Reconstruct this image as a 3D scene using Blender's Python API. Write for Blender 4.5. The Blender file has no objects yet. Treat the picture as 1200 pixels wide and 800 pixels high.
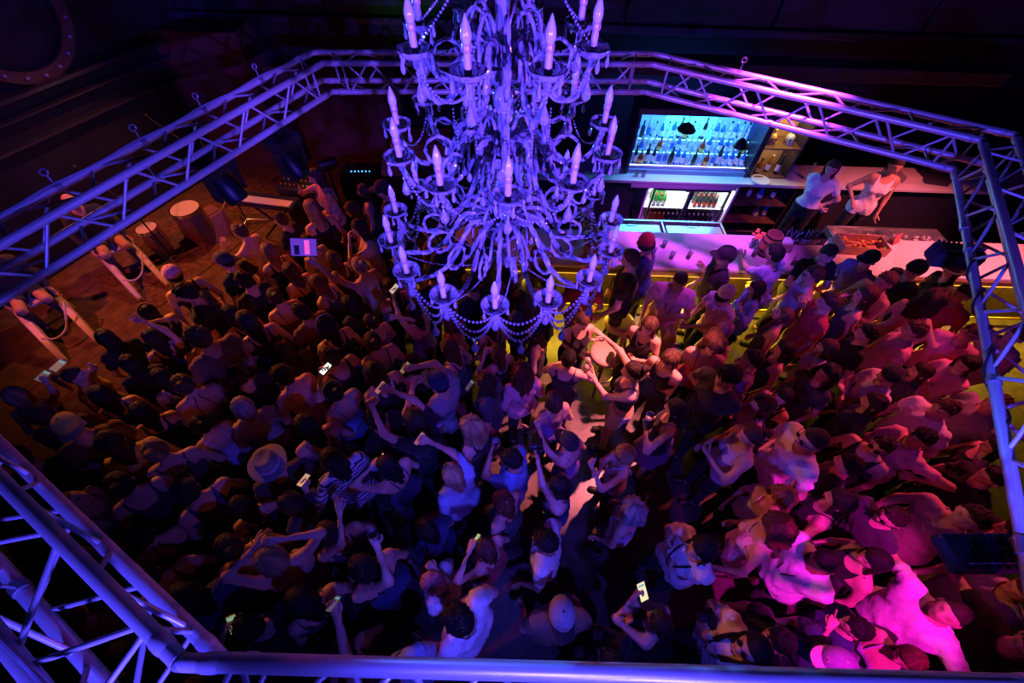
import bpy, math, random
import numpy as np
from mathutils import Vector, Matrix
R = math.radians
random.seed(7)
SC = bpy.context.scene
COL = SC.collection
# ------------------------------------------------------------------ camera
CAMZ = 5.0
F = 491.139 / 1200.0 * 36.0
PITCH, ROLL = 0.93756, 0.03254
cam_d = bpy.data.cameras.new('camera')
cam_d.sensor_width = 36.0
cam_d.lens = F
cam_d.clip_start = 0.02
cam = bpy.data.objects.new('camera', cam_d)
COL.objects.link(cam)
_fw = Vector((0, math.cos(PITCH), -math.sin(PITCH)))
_r = Vector((1, 0, 0)); _u = _r.cross(_fw)
CR = math.cos(ROLL) * _r + math.sin(ROLL) * _u
CU = -math.sin(ROLL) * _r + math.cos(ROLL) * _u
cam.matrix_world = Matrix(((CR.x, CU.x, -_fw.x, 0), (CR.y, CU.y, -_fw.y, 0), (CR.z, CU.z, -_fw.z, CAMZ), (0, 0, 0, 1)))
SC.camera = cam
# ------------------------------------------------------------------ world, exposure, stage lighting
SC.view_settings.view_transform = 'Standard'
SC.view_settings.look = 'None'
SC.view_settings.exposure = 0.4
SC.view_settings.gamma = 1.0
SC.view_settings.use_curve_mapping = False
wd = bpy.data.worlds.new('night'); SC.world = wd
wd.use_nodes = True
wd.node_tree.nodes['Background'].inputs[0].default_value = (0.25, 0.15, 0.6, 1)
wd.node_tree.nodes['Background'].inputs[1].default_value = 0.0015
SC.cycles.max_bounces = 6
SC.cycles.transparent_max_bounces = 8
SC.cycles.transmission_bounces = 6
SC.cycles.caustics_reflective = False
SC.cycles.caustics_refractive = False
SC.cycles.sample_clamp_indirect = 3.0

def spot(name, loc, tgt, energy, color, angle, blend=0.5, size=0.06):
    l = bpy.data.lights.new(name, 'SPOT'); l.energy = energy; l.color = color
    l.spot_size = R(angle); l.spot_blend = blend; l.shadow_soft_size = size
    o = bpy.data.objects.new(name, l); COL.objects.link(o)
    o.location = loc
    o.rotation_euler = (Vector(tgt) - Vector(loc)).to_track_quat('-Z', 'Y').to_euler()
    return o
def area(name, loc, tgt, energy, color, sx, sy):
    l = bpy.data.lights.new(name, 'AREA'); l.shape = 'RECTANGLE'; l.size = sx; l.size_y = sy
    l.energy = energy; l.color = color
    o = bpy.data.objects.new(name, l); COL.objects.link(o); o.location = loc
    o.rotation_euler = (Vector(tgt) - Vector(loc)).to_track_quat('-Z', 'Y').to_euler()
    return o
BLUE = (0.07, 0.05, 1.0); VIO = (0.14, 0.05, 1.0); MAG = (1.0, 0.01, 0.66); ROSE = (1.0, 0.07, 0.15); PINK = (1.0, 0.20, 0.24); AMB = (1.0, 0.25, 0.07); RED = (1.0, 0.10, 0.06)
# chandelier keys, from the balcony at truss height
spot('key_chandelier', (1.1, -0.7, 4.35), (-0.07, 1.8, 4.0), 1500, VIO, 36, 0.5, 0.03)
spot('key_chandelier', (-1.2, -0.7, 4.3), (-0.07, 1.8, 4.0), 1100, (0.09, 0.05, 1.0), 36, 0.5, 0.03)
spot('key_chandelier_pink', (2.2, 4.0, 3.5), (-0.07, 1.8, 3.7), 110, (0.9, 0.08, 0.8), 40, 0.5, 0.03)
spot('key_chandelier_rim', (-1.9, 3.9, 3.9), (-0.07, 1.8, 3.9), 700, (0.05, 0.16, 1.0), 44, 0.5, 0.03)
# blue along the trusses
spot('truss_blue_corner', (-0.5, -1.1, 3.68), (-1.9, 0.5, 3.5), 420, BLUE, 54, 0.7, 0.04)
spot('truss_blue_front', (0.9, -1.3, 4.1), (0.7, -0.05, 3.4), 240, BLUE, 105, 0.8, 0.04)
spot('truss_blue_right', (1.6, -0.3, 3.75), (2.9, 1.7, 3.30), 380, BLUE, 54, 0.7, 0.04)
spot('truss_violet_stage', (-0.9, 1.0, 3.75), (-2.5, 3.0, 3.40), 85, (0.12, 0.05, 1.0), 52, 0.8, 0.04)
spot('truss_violet_back', (0.6, 2.3, 3.7), (2.0, 4.0, 3.35), 100, (0.35, 0.05, 0.9), 74, 0.9, 0.04)
# crowd washes
spot('wash_blue_crowd', (0.4, -1.1, 5.3), (-0.15, 0.8, 1.6), 520, BLUE, 36, 1.0)
spot('wash_violet_crowd', (1.6, -0.4, 5.2), (0.0, 1.7, 1.6), 80, (0.42, 0.04, 1.0), 34, 1.0)
spot('wash_magenta', (1.5, -1.3, 5.6), (2.55, 0.42, 1.5), 1350, MAG, 20, 0.5)
spot('wash_pink_dancers', (2.4, 3.3, 4.9), (1.2, 2.5, 1.3), 2300, PINK, 26, 0.7)
spot('wash_rose_right', (5.6, 3.6, 4.2), (3.8, 2.2, 1.4), 480, ROSE, 56, 0.9)
spot('wash_violet_right', (2.2, 0.2, 5.2), (3.2, 2.1, 1.4), 30, (0.5, 0.03, 0.9), 55, 1.0)
spot('wash_bar_pink', (6.2, 3.5, 4.9), (6.0, 4.8, 1.1), 1300, (1.0, 0.15, 0.19), 52, 0.8)
spot('wash_bar_purple', (2.3, 3.7, 4.6), (2.5, 4.75, 1.1), 1050, (0.56, 0.05, 0.85), 48, 0.8)
spot('wash_stage_amber', (-4.2, 6.4, 3.9), (-5.6, 4.6, 0.4), 220, AMB, 76, 0.9)
spot('wash_stage_red', (-6.9, 3.0, 3.9), (-5.0, 4.6, 0.5), 230, (1.0, 0.12, 0.09), 74, 0.9)
spot('wash_amber_crowd', (-6.2, 4.6, 3.0), (-3.0, 2.9, 1.5), 500, AMB, 56, 0.9)
spot('wash_red_crowd', (-4.8, 6.4, 3.1), (-2.2, 4.0, 1.5), 320, RED, 55, 0.9)
spot('green_beam', (-0.9, 4.6, 3.9), (-1.75, 7.85, 3.05), 55, (0.05, 1.0, 0.25), 26, 1.0, 0.05)
spot('wall_violet', (-1.9, 3.2, 4.4), (-6.9, 5.6, 2.35), 150, (0.22, 0.06, 1.0), 40, 1.0, 0.05)

# ------------------------------------------------------------------ pixel to world (1200x800 frame)
_F = 491.139
def ray(px, py):
    return _fw + CR * ((px - 600) / _F) + CU * ((400 - py) / _F)
def at(px, py, z):
    v = ray(px, py); t = (z - CAMZ) / v.z
    return Vector((v.x * t, v.y * t, z))
def aty(px, py, y):
    v = ray(px, py); t = y / v.y
    return Vector((v.x * t, y, CAMZ + v.z * t))
# ------------------------------------------------------------------ materials
MATS = {}
def mat(name, col, rough=0.5, metal=0.0, spec=0.5, emit=None, estr=1.0, trans=0.0, alpha=1.0, noise=0.0, nscale=20.0, bump=0.0, bscale=80.0, vcol=False, sheen=0.0, ior=1.45):
    if name in MATS: return MATS[name]
    m = bpy.data.materials.new(name); m.use_nodes = True
    nt = m.node_tree; b = nt.nodes['Principled BSDF']
    c = (*col, 1)
    b.inputs['Base Color'].default_value = c
    b.inputs['Roughness'].default_value = rough
    b.inputs['Metallic'].default_value = metal
    b.inputs['Specular IOR Level'].default_value = spec
    b.inputs['Transmission Weight'].default_value = trans
    b.inputs['IOR'].default_value = ior
    b.inputs['Alpha'].default_value = alpha
    b.inputs['Sheen Weight'].default_value = sheen
    if emit:
        b.inputs['Emission Color'].default_value = (*emit, 1)
        b.inputs['Emission Strength'].default_value = estr
    last = None
    if noise > 0 or bump > 0:
        tc = nt.nodes.new('ShaderNodeTexCoord')
    if noise > 0:
        nz = nt.nodes.new('ShaderNodeTexNoise'); nz.inputs['Scale'].default_value = nscale; nz.inputs['Detail'].default_value = 5
        nt.links.new(tc.outputs['Object'], nz.inputs['Vector'])
        cr = nt.nodes.new('ShaderNodeValToRGB')
        cr.color_ramp.elements[0].position = 0.3; cr.color_ramp.elements[1].position = 0.7
        cr.color_ramp.elements[0].color = tuple(max(0, x * (1 - noise)) for x in col) + (1,)
        cr.color_ramp.elements[1].color = tuple(min(1, x * (1 + noise)) for x in col) + (1,)
        nt.links.new(nz.outputs['Fac'], cr.inputs['Fac'])
        last = cr.outputs['Color']
    if vcol:
        at_ = nt.nodes.new('ShaderNodeAttribute'); at_.attribute_name = 'Col'
        mx = nt.nodes.new('ShaderNodeMix'); mx.data_type = 'RGBA'; mx.blend_type = 'MULTIPLY'
        mx.inputs[0].default_value = 1.0
        if last is not None: nt.links.new(last, mx.inputs[6])
        else: mx.inputs[6].default_value = c
        nt.links.new(at_.outputs['Color'], mx.inputs[7])
        last = mx.outputs[2]
    if last is not None: nt.links.new(last, b.inputs['Base Color'])
    if bump > 0:
        n2 = nt.nodes.new('ShaderNodeTexNoise'); n2.inputs['Scale'].default_value = bscale; n2.inputs['Detail'].default_value = 4
        nt.links.new(tc.outputs['Object'], n2.inputs['Vector'])
        bp = nt.nodes.new('ShaderNodeBump'); bp.inputs['Strength'].default_value = bump; bp.inputs['Distance'].default_value = 0.02
        nt.links.new(n2.outputs['Fac'], bp.inputs['Height']); nt.links.new(bp.outputs['Normal'], b.inputs['Normal'])
    MATS[name] = m
    return m
def pattern_mat(name, c1, c2, kind, scale=20.0, rough=0.8):
    """cloth with a woven pattern: stripes, checks or dots"""
    if name in MATS: return MATS[name]
    m = bpy.data.materials.new(name); m.use_nodes = True
    nt = m.node_tree; b = nt.nodes['Principled BSDF']; b.inputs['Roughness'].default_value = rough
    tc = nt.nodes.new('ShaderNodeTexCoord')
    if kind == 'check':
        t = nt.nodes.new('ShaderNodeTexChecker'); t.inputs['Scale'].default_value = scale
        t.inputs['Color1'].default_value = (*c1, 1); t.inputs['Color2'].default_value = (*c2, 1)
        nt.links.new(tc.outputs['Object'], t.inputs['Vector']); nt.links.new(t.outputs['Color'], b.inputs['Base Color'])
    else:
        if kind == 'stripe':
            t = nt.nodes.new('ShaderNodeTexWave'); t.inputs['Scale'].default_value = scale; t.bands_direction = 'Z'; o = t.outputs['Fac']
        else:
            t = nt.nodes.new('ShaderNodeTexVoronoi'); t.inputs['Scale'].default_value = scale; o = t.outputs['Distance']
        nt.links.new(tc.outputs['Object'], t.inputs['Vector'])
        r = nt.nodes.new('ShaderNodeValToRGB'); r.color_ramp.interpolation = 'CONSTANT'
        r.color_ramp.elements[0].color = (*c1, 1); r.color_ramp.elements[1].color = (*c2, 1)
        r.color_ramp.elements[1].position = 0.5 if kind == 'stripe' else 0.28
        nt.links.new(o, r.inputs['Fac']); nt.links.new(r.outputs['Color'], b.inputs['Base Color'])
    MATS[name] = m
    return m
# ------------------------------------------------------------------ mesh builder
class MB:
    def __init__(s): s.v = []; s.f = []; s.n = 0
    def add(s, V, Fs):
        s.v.append(np.asarray(V, float).reshape(-1, 3)); k = s.n
        for f in Fs: s.f.append(tuple(i + k for i in f))
        s.n += len(s.v[-1]); return s
    def box(s, c, d, rot=None):
        c = np.array(c, float); d = np.array(d, float) / 2
        V = np.array([(x, y, z) for z in (-1, 1) for y in (-1, 1) for x in (-1, 1)], float) * d
        if rot is not None: V = V @ np.array(rot).T
        return s.add(V + c, [(0, 2, 3, 1), (4, 5, 7, 6), (0, 1, 5, 4), (2, 6, 7, 3), (0, 4, 6, 2), (1, 3, 7, 5)])
    def rings(s, rings, cap=True, closed=False):
        n = len(rings[0]); V = np.concatenate([np.asarray(r, float) for r in rings]); m = len(rings); Fs = []
        for i in range(m if closed else m - 1):
            a = i * n; b = ((i + 1) % m) * n
            for j in range(n):
                k = (j + 1) % n
                Fs.append((a + j, a + k, b + k, b + j))
        if cap and not closed:
            Fs.append(tuple(range(n - 1, -1, -1))); Fs.append(tuple(range((m - 1) * n, m * n)))
        return s.add(V, Fs)
    def tube(s, P, rad, n=8, cap=True, lobes=0.0, twist=0.0, closed=False):
        P = np.asarray(P, float); m = len(P)
        rad = np.broadcast_to(np.asarray(rad, float), (m,))
        T = np.gradient(P, axis=0) if m > 2 else np.repeat([P[1] - P[0]], m, 0)
        if closed: T = np.roll(P, -1, 0) - np.roll(P, 1, 0)
        T = T / (np.linalg.norm(T, axis=1, keepdims=True) + 1e-12)
        up = np.array([0, 0, 1.0]) if abs(T[0][2]) < 0.9 else np.array([1.0, 0, 0])
        a = np.cross(up, T[0]); a /= np.linalg.norm(a)
        rg = []
        for i in range(m):
            a = a - T[i] * (a @ T[i]); a /= (np.linalg.norm(a) + 1e-12)
            b = np.cross(T[i], a)
            th = np.arange(n) * 2 * math.pi / n
            rr = rad[i] * (1 - lobes * (np.arange(n) % 2))
            th = th + twist * i
            rg.append(P[i] + rr[:, None] * (np.cos(th)[:, None] * a + np.sin(th)[:, None] * b))
        return s.rings(rg, cap, closed)
    def lathe(s, prof, c=(0, 0, 0), n=16, flute=0.0, axis=None, closed=False):
        c = np.array(c, float); th = np.arange(n) * 2 * math.pi / n
        rg = []
        for r, z in prof:
            rr = r * (1 - flute * (np.arange(n) % 2))
            V = np.stack([rr * np.cos(th), rr * np.sin(th), np.full(n, z)], 1)
            if axis is not None: V = V @ np.array(axis).T
            rg.append(V + c)
        return s.rings(rg, closed=closed)
    def ball(s, c, r, n=8, m=5, sc=(1, 1, 1)):
        pr = []
        for i in range(m + 1):
            t = math.pi * i / m
            pr.append((max(1e-4, math.sin(t)), -math.cos(t)))
        th = np.arange(n) * 2 * math.pi / n
        rg = [np.stack([a * np.cos(th) * sc[0], a * np.sin(th) * sc[1], np.full(n, z) * sc[2]], 1) * r + np.array(c, float) for a, z in pr]
        return s.rings(rg)
    def prism(s, poly, z0, z1, rot=None, loc=(0, 0, 0)):
        n = len(poly); V = np.array([(x, y, z0) for x, y in poly] + [(x, y, z1) for x, y in poly], float)
        if rot is not None: V = V @ np.array(rot).T
        return s.add(V + np.array(loc, float), [tuple(range(n - 1, -1, -1)), tuple(range(n, 2 * n))] + [(i, (i + 1) % n, n + (i + 1) % n, n + i) for i in range(n)])
    def build(s, name, m, parent=None, smooth=35, col=None, bevel=0.0):
        me = bpy.data.meshes.new(name)
        V = np.concatenate(s.v) if s.v else np.zeros((0, 3))
        return mesh_obj(name, V, s.f, m, parent, smooth, col, bevel)
def mesh_obj(name, V, Fs, m, parent=None, smooth=35, col=None, bevel=0.0):
    me = bpy.data.meshes.new(name)
    if isinstance(Fs, np.ndarray):
        k = Fs.shape[1]
        me.vertices.add(len(V)); me.vertices.foreach_set('co', np.ascontiguousarray(V, dtype=np.float32).ravel())
        me.loops.add(Fs.size); me.loops.foreach_set('vertex_index', Fs.astype(np.int32).ravel())
        me.polygons.add(len(Fs)); me.polygons.foreach_set('loop_start', np.arange(0, Fs.size, k, dtype=np.int32))
        me.update(calc_edges=True); me.validate()
    else:
        me.from_pydata([tuple(v) for v in V], [], Fs)
        me.update()
    if smooth:
        me.polygons.foreach_set('use_smooth', [True] * len(me.polygons))
        if smooth < 180: me.set_sharp_from_angle(angle=R(smooth))
    if col is not None:
        a = me.color_attributes.new('Col', 'FLOAT_COLOR', 'POINT')
        c4 = np.ones((len(me.vertices), 4), np.float32); c4[:, :3] = col
        a.data.foreach_set('color', c4.ravel())
    me.materials.append(m)
    o = bpy.data.objects.new(name, me); COL.objects.link(o)
    if parent is not None: o.parent = parent
    if bevel > 0:
        b = o.modifiers.new('bevel', 'BEVEL'); b.width = bevel; b.segments = 2; b.limit_method = 'ANGLE'
    return o
def tag(o, label, cat, group=None):
    o['label'] = label; o['category'] = cat
    if group: o['group'] = group
    return o
def struct(o): o['kind'] = 'structure'; return o
def empty(name, loc=(0, 0, 0), rz=0.0, label=None, cat=None, group=None):
    o = bpy.data.objects.new(name, None); COL.objects.link(o); o.location = loc; o.rotation_euler = (0, 0, rz)
    o.empty_display_size = 0.1
    if label: tag(o, label, cat, group)
    return o
def dup(root, loc, rz=0.0, label=None, group=None):
    r = root.copy(); COL.objects.link(r); r.location = loc; r.rotation_euler = (0, 0, rz)
    if label: r['label'] = label
    if group: r['group'] = group
    for ch in list(root.children):
        c = ch.copy(); COL.objects.link(c); c.parent = r
        for g in ch.children:
            d = g.copy(); COL.objects.link(d); d.parent = c
    return r
def rotm(ax, ang): return np.array(Matrix.Rotation(ang, 3, ax))
def frame(zdir, xhint=(1, 0, 0)):
    z = Vector(zdir).normalized(); x = Vector(xhint); x = (x - z * x.dot(z))
    if x.length < 1e-4: x = Vector((0, 1, 0)); x = x - z * x.dot(z)
    x.normalize(); y = z.cross(x)
    return np.array([[x.x, y.x, z.x], [x.y, y.y, z.y], [x.z, y.z, z.z]])
# ------------------------------------------------------------------ the room
M_black = mat('black_paint', (0.012, 0.011, 0.013), 0.55, noise=0.3, nscale=6)
M_wallred = mat('maroon_wall', (0.10, 0.035, 0.03), 0.7, noise=0.25, nscale=5, bump=0.1)
M_blackmetal = mat('black_metal', (0.014, 0.014, 0.016), 0.4, 0.2)
M_floor = mat('dark_floor', (0.10, 0.085, 0.075), 0.35, noise=0.35, nscale=9)
M_stage = mat('stage_boards', (0.16, 0.10, 0.065), 0.55, noise=0.35, nscale=7, bump=0.08)
M_alu = mat('aluminium', (0.66, 0.66, 0.68), 0.40, 0.5, bump=0.03, bscale=60)
M_alu_dull = mat('aluminium_dull', (0.55, 0.55, 0.57), 0.45, 0.45)
M_white = mat('white_paint', (0.78, 0.77, 0.75), 0.5)
M_chrome = mat('chrome', (0.75, 0.75, 0.77), 0.18, 1.0)

struct(MB().box((0.0, 3.0, -0.05), (22, 14, 0.1)).build('floor', M_floor, smooth=0))
WN = np.array([math.cos(R(157.3)), math.sin(R(157.3)), 0]); WT = np.array([WN[1], -WN[0], 0])   # left (stage) wall normal, and tangent pointing back
def LW(d, t, z): return WN * d + WT * t + np.array([0, 0, z])
RZL = np.array([[WT[0], WN[0], 0], [WT[1], WN[1], 0], [0, 0, 1.0]])
struct(MB().box(LW(8.05, 3.2, 2.6), (16, 0.1, 5.4), RZL).build('wall_left', M_black, smooth=0))
struct(MB().box((-0.5, 7.95, 2.6), (19, 0.1, 5.4)).build('wall_back', M_black, smooth=0))
struct(MB().box((9.2, 3.0, 2.6), (0.1, 12, 5.4)).build('wall_right', M_black, smooth=0))
# mouldings along the stage wall
k = 0
for d, z, h, w in ((7.9, 2.48, 0.05, 0.22), (7.93, 2.26, 0.03, 0.16), (7.93, 1.98, 0.035, 0.16)):
    k += 1
    struct(MB().box(LW(d, 3.2, z), (15, w, h), RZL).build('trim_%d' % k, mat('gloss_black', (0.03, 0.03, 0.05), 0.25), smooth=0, bevel=0.012))
# bulkhead panels over the back wall
for i in range(7):
    x = -6.5 + i * 2.3
    o = struct(MB().box((x, 7.86, 3.3), (2.26, 0.08, 1.15)).build('wall_back_panel_%d' % (i + 1), mat('dark_panel', (0.03, 0.028, 0.035), 0.5, noise=0.2), smooth=0, bevel=0.02))
struct(MB().box((-0.5, 7.83, 2.66), (19, 0.14, 0.1)).build('trim_4', mat('gloss_black', (0.03, 0.03, 0.05), 0.25), smooth=0, bevel=0.01))
# red-lit return wall behind the stage
struct(MB().box((-5.05, 7.6, 1.3), (1.5, 0.6, 2.6)).build('wall_stage_return', M_wallred, smooth=0, bevel=0.01))
struct(MB().box((-3.2, 7.8, 1.0), (2.2, 0.2, 2.0)).build('wall_stage_back', M_wallred, smooth=0))
# round ring with bulbs high on the stage wall
rc = empty('marquee_ring', LW(7.96, 3.0, 3.22), 0, 'round dark marquee ring with small bulbs high on the stage wall', 'sign')
Q = np.array([[WT[0], 0, -WN[0]], [WT[1], 0, -WN[1]], [0, 1, 0]])
MB().rings([np.stack([r * np.cos(np.arange(48) * math.pi / 24), r * np.sin(np.arange(48) * math.pi / 24), np.full(48, z)], 1) @ Q.T for r, z in ((0.60, 0), (0.60, 0.06), (0.73, 0.06), (0.73, 0))], closed=True).build('ring_band', mat('ring_band', (0.12, 0.06, 0.05), 0.4), rc)
for i in range(20):
    a = i * 2 * math.pi / 20
    MB().ball(np.array([0.665 * math.cos(a), 0.665 * math.sin(a), 0.075]) @ Q.T, 0.02, 8, 5).build('bulb', mat('dim_bulb', (0.5, 0.4, 0.7), 0.2), rc)
# ------------------------------------------------------------------ the stage
SE = 5.15   # distance of the stage front edge along WN
ST = 0.40   # stage height
stg = empty('stage', (0, 0, 0)); stg['kind'] = 'structure'
bw = 0.24
me_plank = None
for i in range(12):
    d = SE + 0.12 + i * bw
    MB().box(LW(d, 3.0, ST - 0.02), (7.6, bw - 0.006, 0.04), RZL).build('plank', M_stage, stg, smooth=0, bevel=0.002)
MB().box(LW(SE + 1.44, 3.0, (ST - 0.045) / 2), (7.6, 2.86, ST - 0.045), RZL).build('stage_front', M_black, stg, smooth=0)
struct(stg)
# carpet
tag(MB().box(LW(6.75, 3.05, ST + 0.006), (3.0, 1.35, 0.012), RZL).build('stage_rug', mat('rug', (0.16, 0.085, 0.06), 0.95, noise=0.5, nscale=14, bump=0.3, bscale=200), smooth=0), 'worn brown rug lying on the stage under the musicians', 'rug')
# ------------------------------------------------------------------ the hexagonal truss
TZ = 3.4096; S = 0.24; TR = 0.025
segs = {'back': (1.6412021, 4.3146954), 'br': (1.0831195, 4.4661752), 'r': (-0.4614261, 1.7175976), 'bot': (4.7166216, 0.0526135), 'bl': (4.2046903, 0.5137702), 'kl': (2.7461895, 3.2570591)}
order = ['back', 'br', 'r', 'bot', 'bl', 'kl']
def cross2(a, b, off):
    (a1, d1), (a2, d2) = segs[a], segs[b]
    A = np.array([[math.cos(a1), math.sin(a1)], [math.cos(a2), math.sin(a2)]])
    return np.linalg.solve(A, [d1 + off, d2 + off])
tl = {'back': 'straight box truss spanning in front of the dark back wall', 'br': 'box truss running above the pink-lit bar counter',
      'r': 'blue-lit box truss with black floodlights clamped to it', 'bot': 'foremost box truss, one thick blue tube over the crowd edge',
      'bl': 'large bright blue box truss with a loose cable over dark crowd', 'kl': 'long blue-violet box truss with eye clamps above the stage'}
TRUSS = {}
for i, n in enumerate(order):
    p_, q_ = order[i - 1], order[(i + 1) % 6]
    a, d = segs[n]; nn = np.array([math.cos(a), math.sin(a)])
    C = {}
    for key, off, z in (('IT', 0, TZ), ('OT', S, TZ), ('IB', 0, TZ - S), ('OB', S, TZ - S)):
        A = np.array([*cross2(p_, n, off), z]); B = np.array([*cross2(n, q_, off), z])
        C[key] = (A, B)
    root = empty('truss_segment', (0, 0, 0), 0, tl[n], 'truss')
    TRUSS[n] = (root, C)
    L = np.linalg.norm(C['IT'][1] - C['IT'][0]); t = (C['IT'][1] - C['IT'][0]) / L
    for key in C:
        A, B = C[key]
        MB().tube([A + t * 0.012, B - t * 0.012], TR, 16).build('chord', M_alu, root, smooth=50)
        for e, sg in ((A, 1), (B, -1)):
            MB().tube([e + t * sg * 0.06, e + t * sg * 0.075, e + t * sg * 0.105, e + t * sg * 0.12], [TR * 1.0, TR * 1.13, TR * 1.13, TR], 16).build('sleeve', M_alu_dull, root, smooth=50)
            MB().ball(e, TR * 1.02, 10, 6).build('corner_joint', M_alu_dull, root, smooth=60)
    # braces: zigzag in each of the four faces, square frames at the ends
    k = max(4, int(round((L - 0.3) / 0.25)))
    A0 = C['IT'][0]
    fr = lambda key, u: (C[key][0] * (1 - u) + C[key][1] * u)
    def brace(P, Qp):
        dv = (Qp - P) / np.linalg.norm(Qp - P)
        MB().tube([P + dv * 0.018, Qp - dv * 0.018], 0.0098, 8, cap=False).build('brace', M_alu_dull, root, smooth=60)
    for fa, fb, ph in (('IT', 'IB', 0), ('OT', 'OB', 1), ('IT', 'OT', 1), ('IB', 'OB', 0)):
        u0 = 0.16 / L; u1 = 1 - u0
        brace(fr(fa, u0), fr(fb, u0)); brace(fr(fa, u1), fr(fb, u1))
        for j in range(k):
            ua = u0 + (u1 - u0) * (j + 0.08) / k; ub = u0 + (u1 - u0) * (j + 0.92) / k
            if (j + ph) % 2: brace(fr(fa, ua), fr(fb, ub))
            else: brace(fr(fb, ua), fr(fa, ub))
# eye clamps standing on the upper chords
M_clamp = mat('clamp', (0.45, 0.45, 0.5), 0.35, 0.8)
def eye_clamp(n, key, u):
    root, C = TRUSS[n]; A, B = C[key]; P = A * (1 - u) + B * u; t = (B - A) / np.linalg.norm(B - A)
    MB().tube([P - t * 0.02, P + t * 0.02], TR * 1.18, 14).build('clamp_band', M_clamp, root, smooth=50)
    th = np.arange(12) * math.pi / 6; c = P + np.array([0, 0, 0.105])
    b = MB(); b.tube([P + np.array([0, 0, 0.02]), P + np.array([0, 0, 0.09])], 0.006, 6)
    b.tube(np.stack([c + 0.02 * (math.cos(x) * t + math.sin(x) * np.array([0, 0, 1])) for x in th]), 0.007, 6, closed=True)
    b.build('eye_bolt', M_clamp, root, smooth=60)
for n, key, u in (('kl', 'OT', 0.36), ('kl', 'OT', 0.52), ('kl', 'OT', 0.66), ('kl', 'OT', 0.82), ('kl', 'OB', 0.5), ('back', 'OT', 0.83), ('br', 'OT', 0.28), ('bl', 'OB', 0.33)):
    eye_clamp(n, key, u)
for n, key, u in (('r', 'IB', 0.30), ('r', 'IB', 0.62), ('kl', 'IT', 0.05), ('kl', 'IB', 0.06), ('br', 'IB', 0.45)):
    root, C = TRUSS[n]; A, B = C[key]; P = A * (1 - u) + B * u; t = (B - A) / np.linalg.norm(B - A)
    MB().tube([P - t * 0.015, P + t * 0.015], TR * 1.25, 14).build('clamp_band', M_clamp, root, smooth=50)
# cables
def cable(P, r, label, m=None):
    P = np.asarray(P, float); tt = np.linspace(0, len(P) - 1, (len(P) - 1) * 6 + 1); out = []
    for x in tt:
        i = min(int(x), len(P) - 2); f = x - i
        p0 = P[max(i - 1, 0)]; p1 = P[i]; p2 = P[i + 1]; p3 = P[min(i + 2, len(P) - 1)]
        out.append(0.5 * ((2 * p1) + (p2 - p0) * f + (2 * p0 - 5 * p1 + 4 * p2 - p3) * f * f + (3 * p1 - p0 - 3 * p2 + p3) * f ** 3))
    o = MB().tube(out, r, 6).build('cable', m or mat('cable_rubber', (0.02, 0.02, 0.025), 0.5), smooth=60)
    return tag(o, label, 'cable')
def on(n, key, u, dx=(0, 0, 0)):
    A, B = TRUSS[n][1][key]; return A * (1 - u) + B * u + np.array(dx)
_cb = [on('bl', 'OT', u, (0, 0, 0.034)) + np.array([0.03 * math.sin(9 * u), 0.02 * math.cos(7 * u), 0]) for u in np.linspace(0.05, 0.75, 9)]
cable(_cb, 0.0075, 'thin loose cable lying along the bright blue corner truss', mat('cable_grey', (0.25, 0.25, 0.3), 0.5))
_cb = [on('kl', 'OT', u, (0.012, -0.01, 0.03 + 0.006 * math.sin(40 * u))) for u in np.linspace(0.2, 0.95, 16)]
cable(_cb, 0.006, 'pale cable tied along the stage truss top tube', mat('cable_grey', (0.25, 0.25, 0.3), 0.5))
def wrap(n, key, u0, u1, turns):
    A, B = TRUSS[n][1][key]; t = (B - A) / np.linalg.norm(B - A); s1 = np.array([0, 0, 1.0]); s2 = np.cross(t, s1); out = []
    for j in range(turns * 10 + 1):
        w = j / (turns * 10); th = w * turns * 2 * math.pi
        out.append(A + (B - A) * (u0 + (u1 - u0) * w) + (TR + 0.006) * (math.cos(th) * s1 + math.sin(th) * s2))
    return out
cable(wrap('r', 'IB', 0.34, 0.52, 2), 0.006, 'black cable wound round the tube near the bar floodlight')
cable(wrap('r', 'IB', 0.56, 0.70, 1), 0.006, 'black cable looped once round the tube over white-shirted guests')
# ------------------------------------------------------------------ the chandelier
def crystal(name, tint, rough, gl):
    m = bpy.data.materials.new(name); m.use_nodes = True; nt = m.node_tree
    for n in list(nt.nodes): nt.nodes.remove(n)
    out = nt.nodes.new('ShaderNodeOutputMaterial')
    g = nt.nodes.new('ShaderNodeBsdfGlass'); g.inputs['Color'].default_value = (*tint, 1); g.inputs['Roughness'].default_value = rough; g.inputs['IOR'].default_value = 1.5
    d = nt.nodes.new('ShaderNodeBsdfPrincipled'); d.inputs['Base Color'].default_value = (tint[0] * 0.62, tint[1] * 0.62, tint[2] * 0.66, 1); d.inputs['Roughness'].default_value = 0.12
    d.inputs['Subsurface Weight'].default_value = 0.0; d.inputs['Coat Weight'].default_value = 1.0
    mx = nt.nodes.new('ShaderNodeMixShader'); mx.inputs[0].default_value = gl
    nt.links.new(d.outputs[0], mx.inputs[1]); nt.links.new(g.outputs[0], mx.inputs[2]); nt.links.new(mx.outputs[0], out.inputs[0])
    return m
M_cry = crystal('crystal', (0.80, 0.80, 0.92), 0.02, 0.62)
M_cry2 = crystal('crystal_thin', (0.9, 0.9, 0.97), 0.02, 0.66)
M_candle = mat('candle_sleeve', (0.36, 0.30, 0.32), 0.5)
M_bulb = crystal('frosted_bulb', (0.92, 0.9, 0.98), 0.15, 0.35)
M_sock = mat('bulb_socket', (0.35, 0.25, 0.3), 0.4, 0.3)
CH = np.array([-0.07, 1.80, 0.0])
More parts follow.
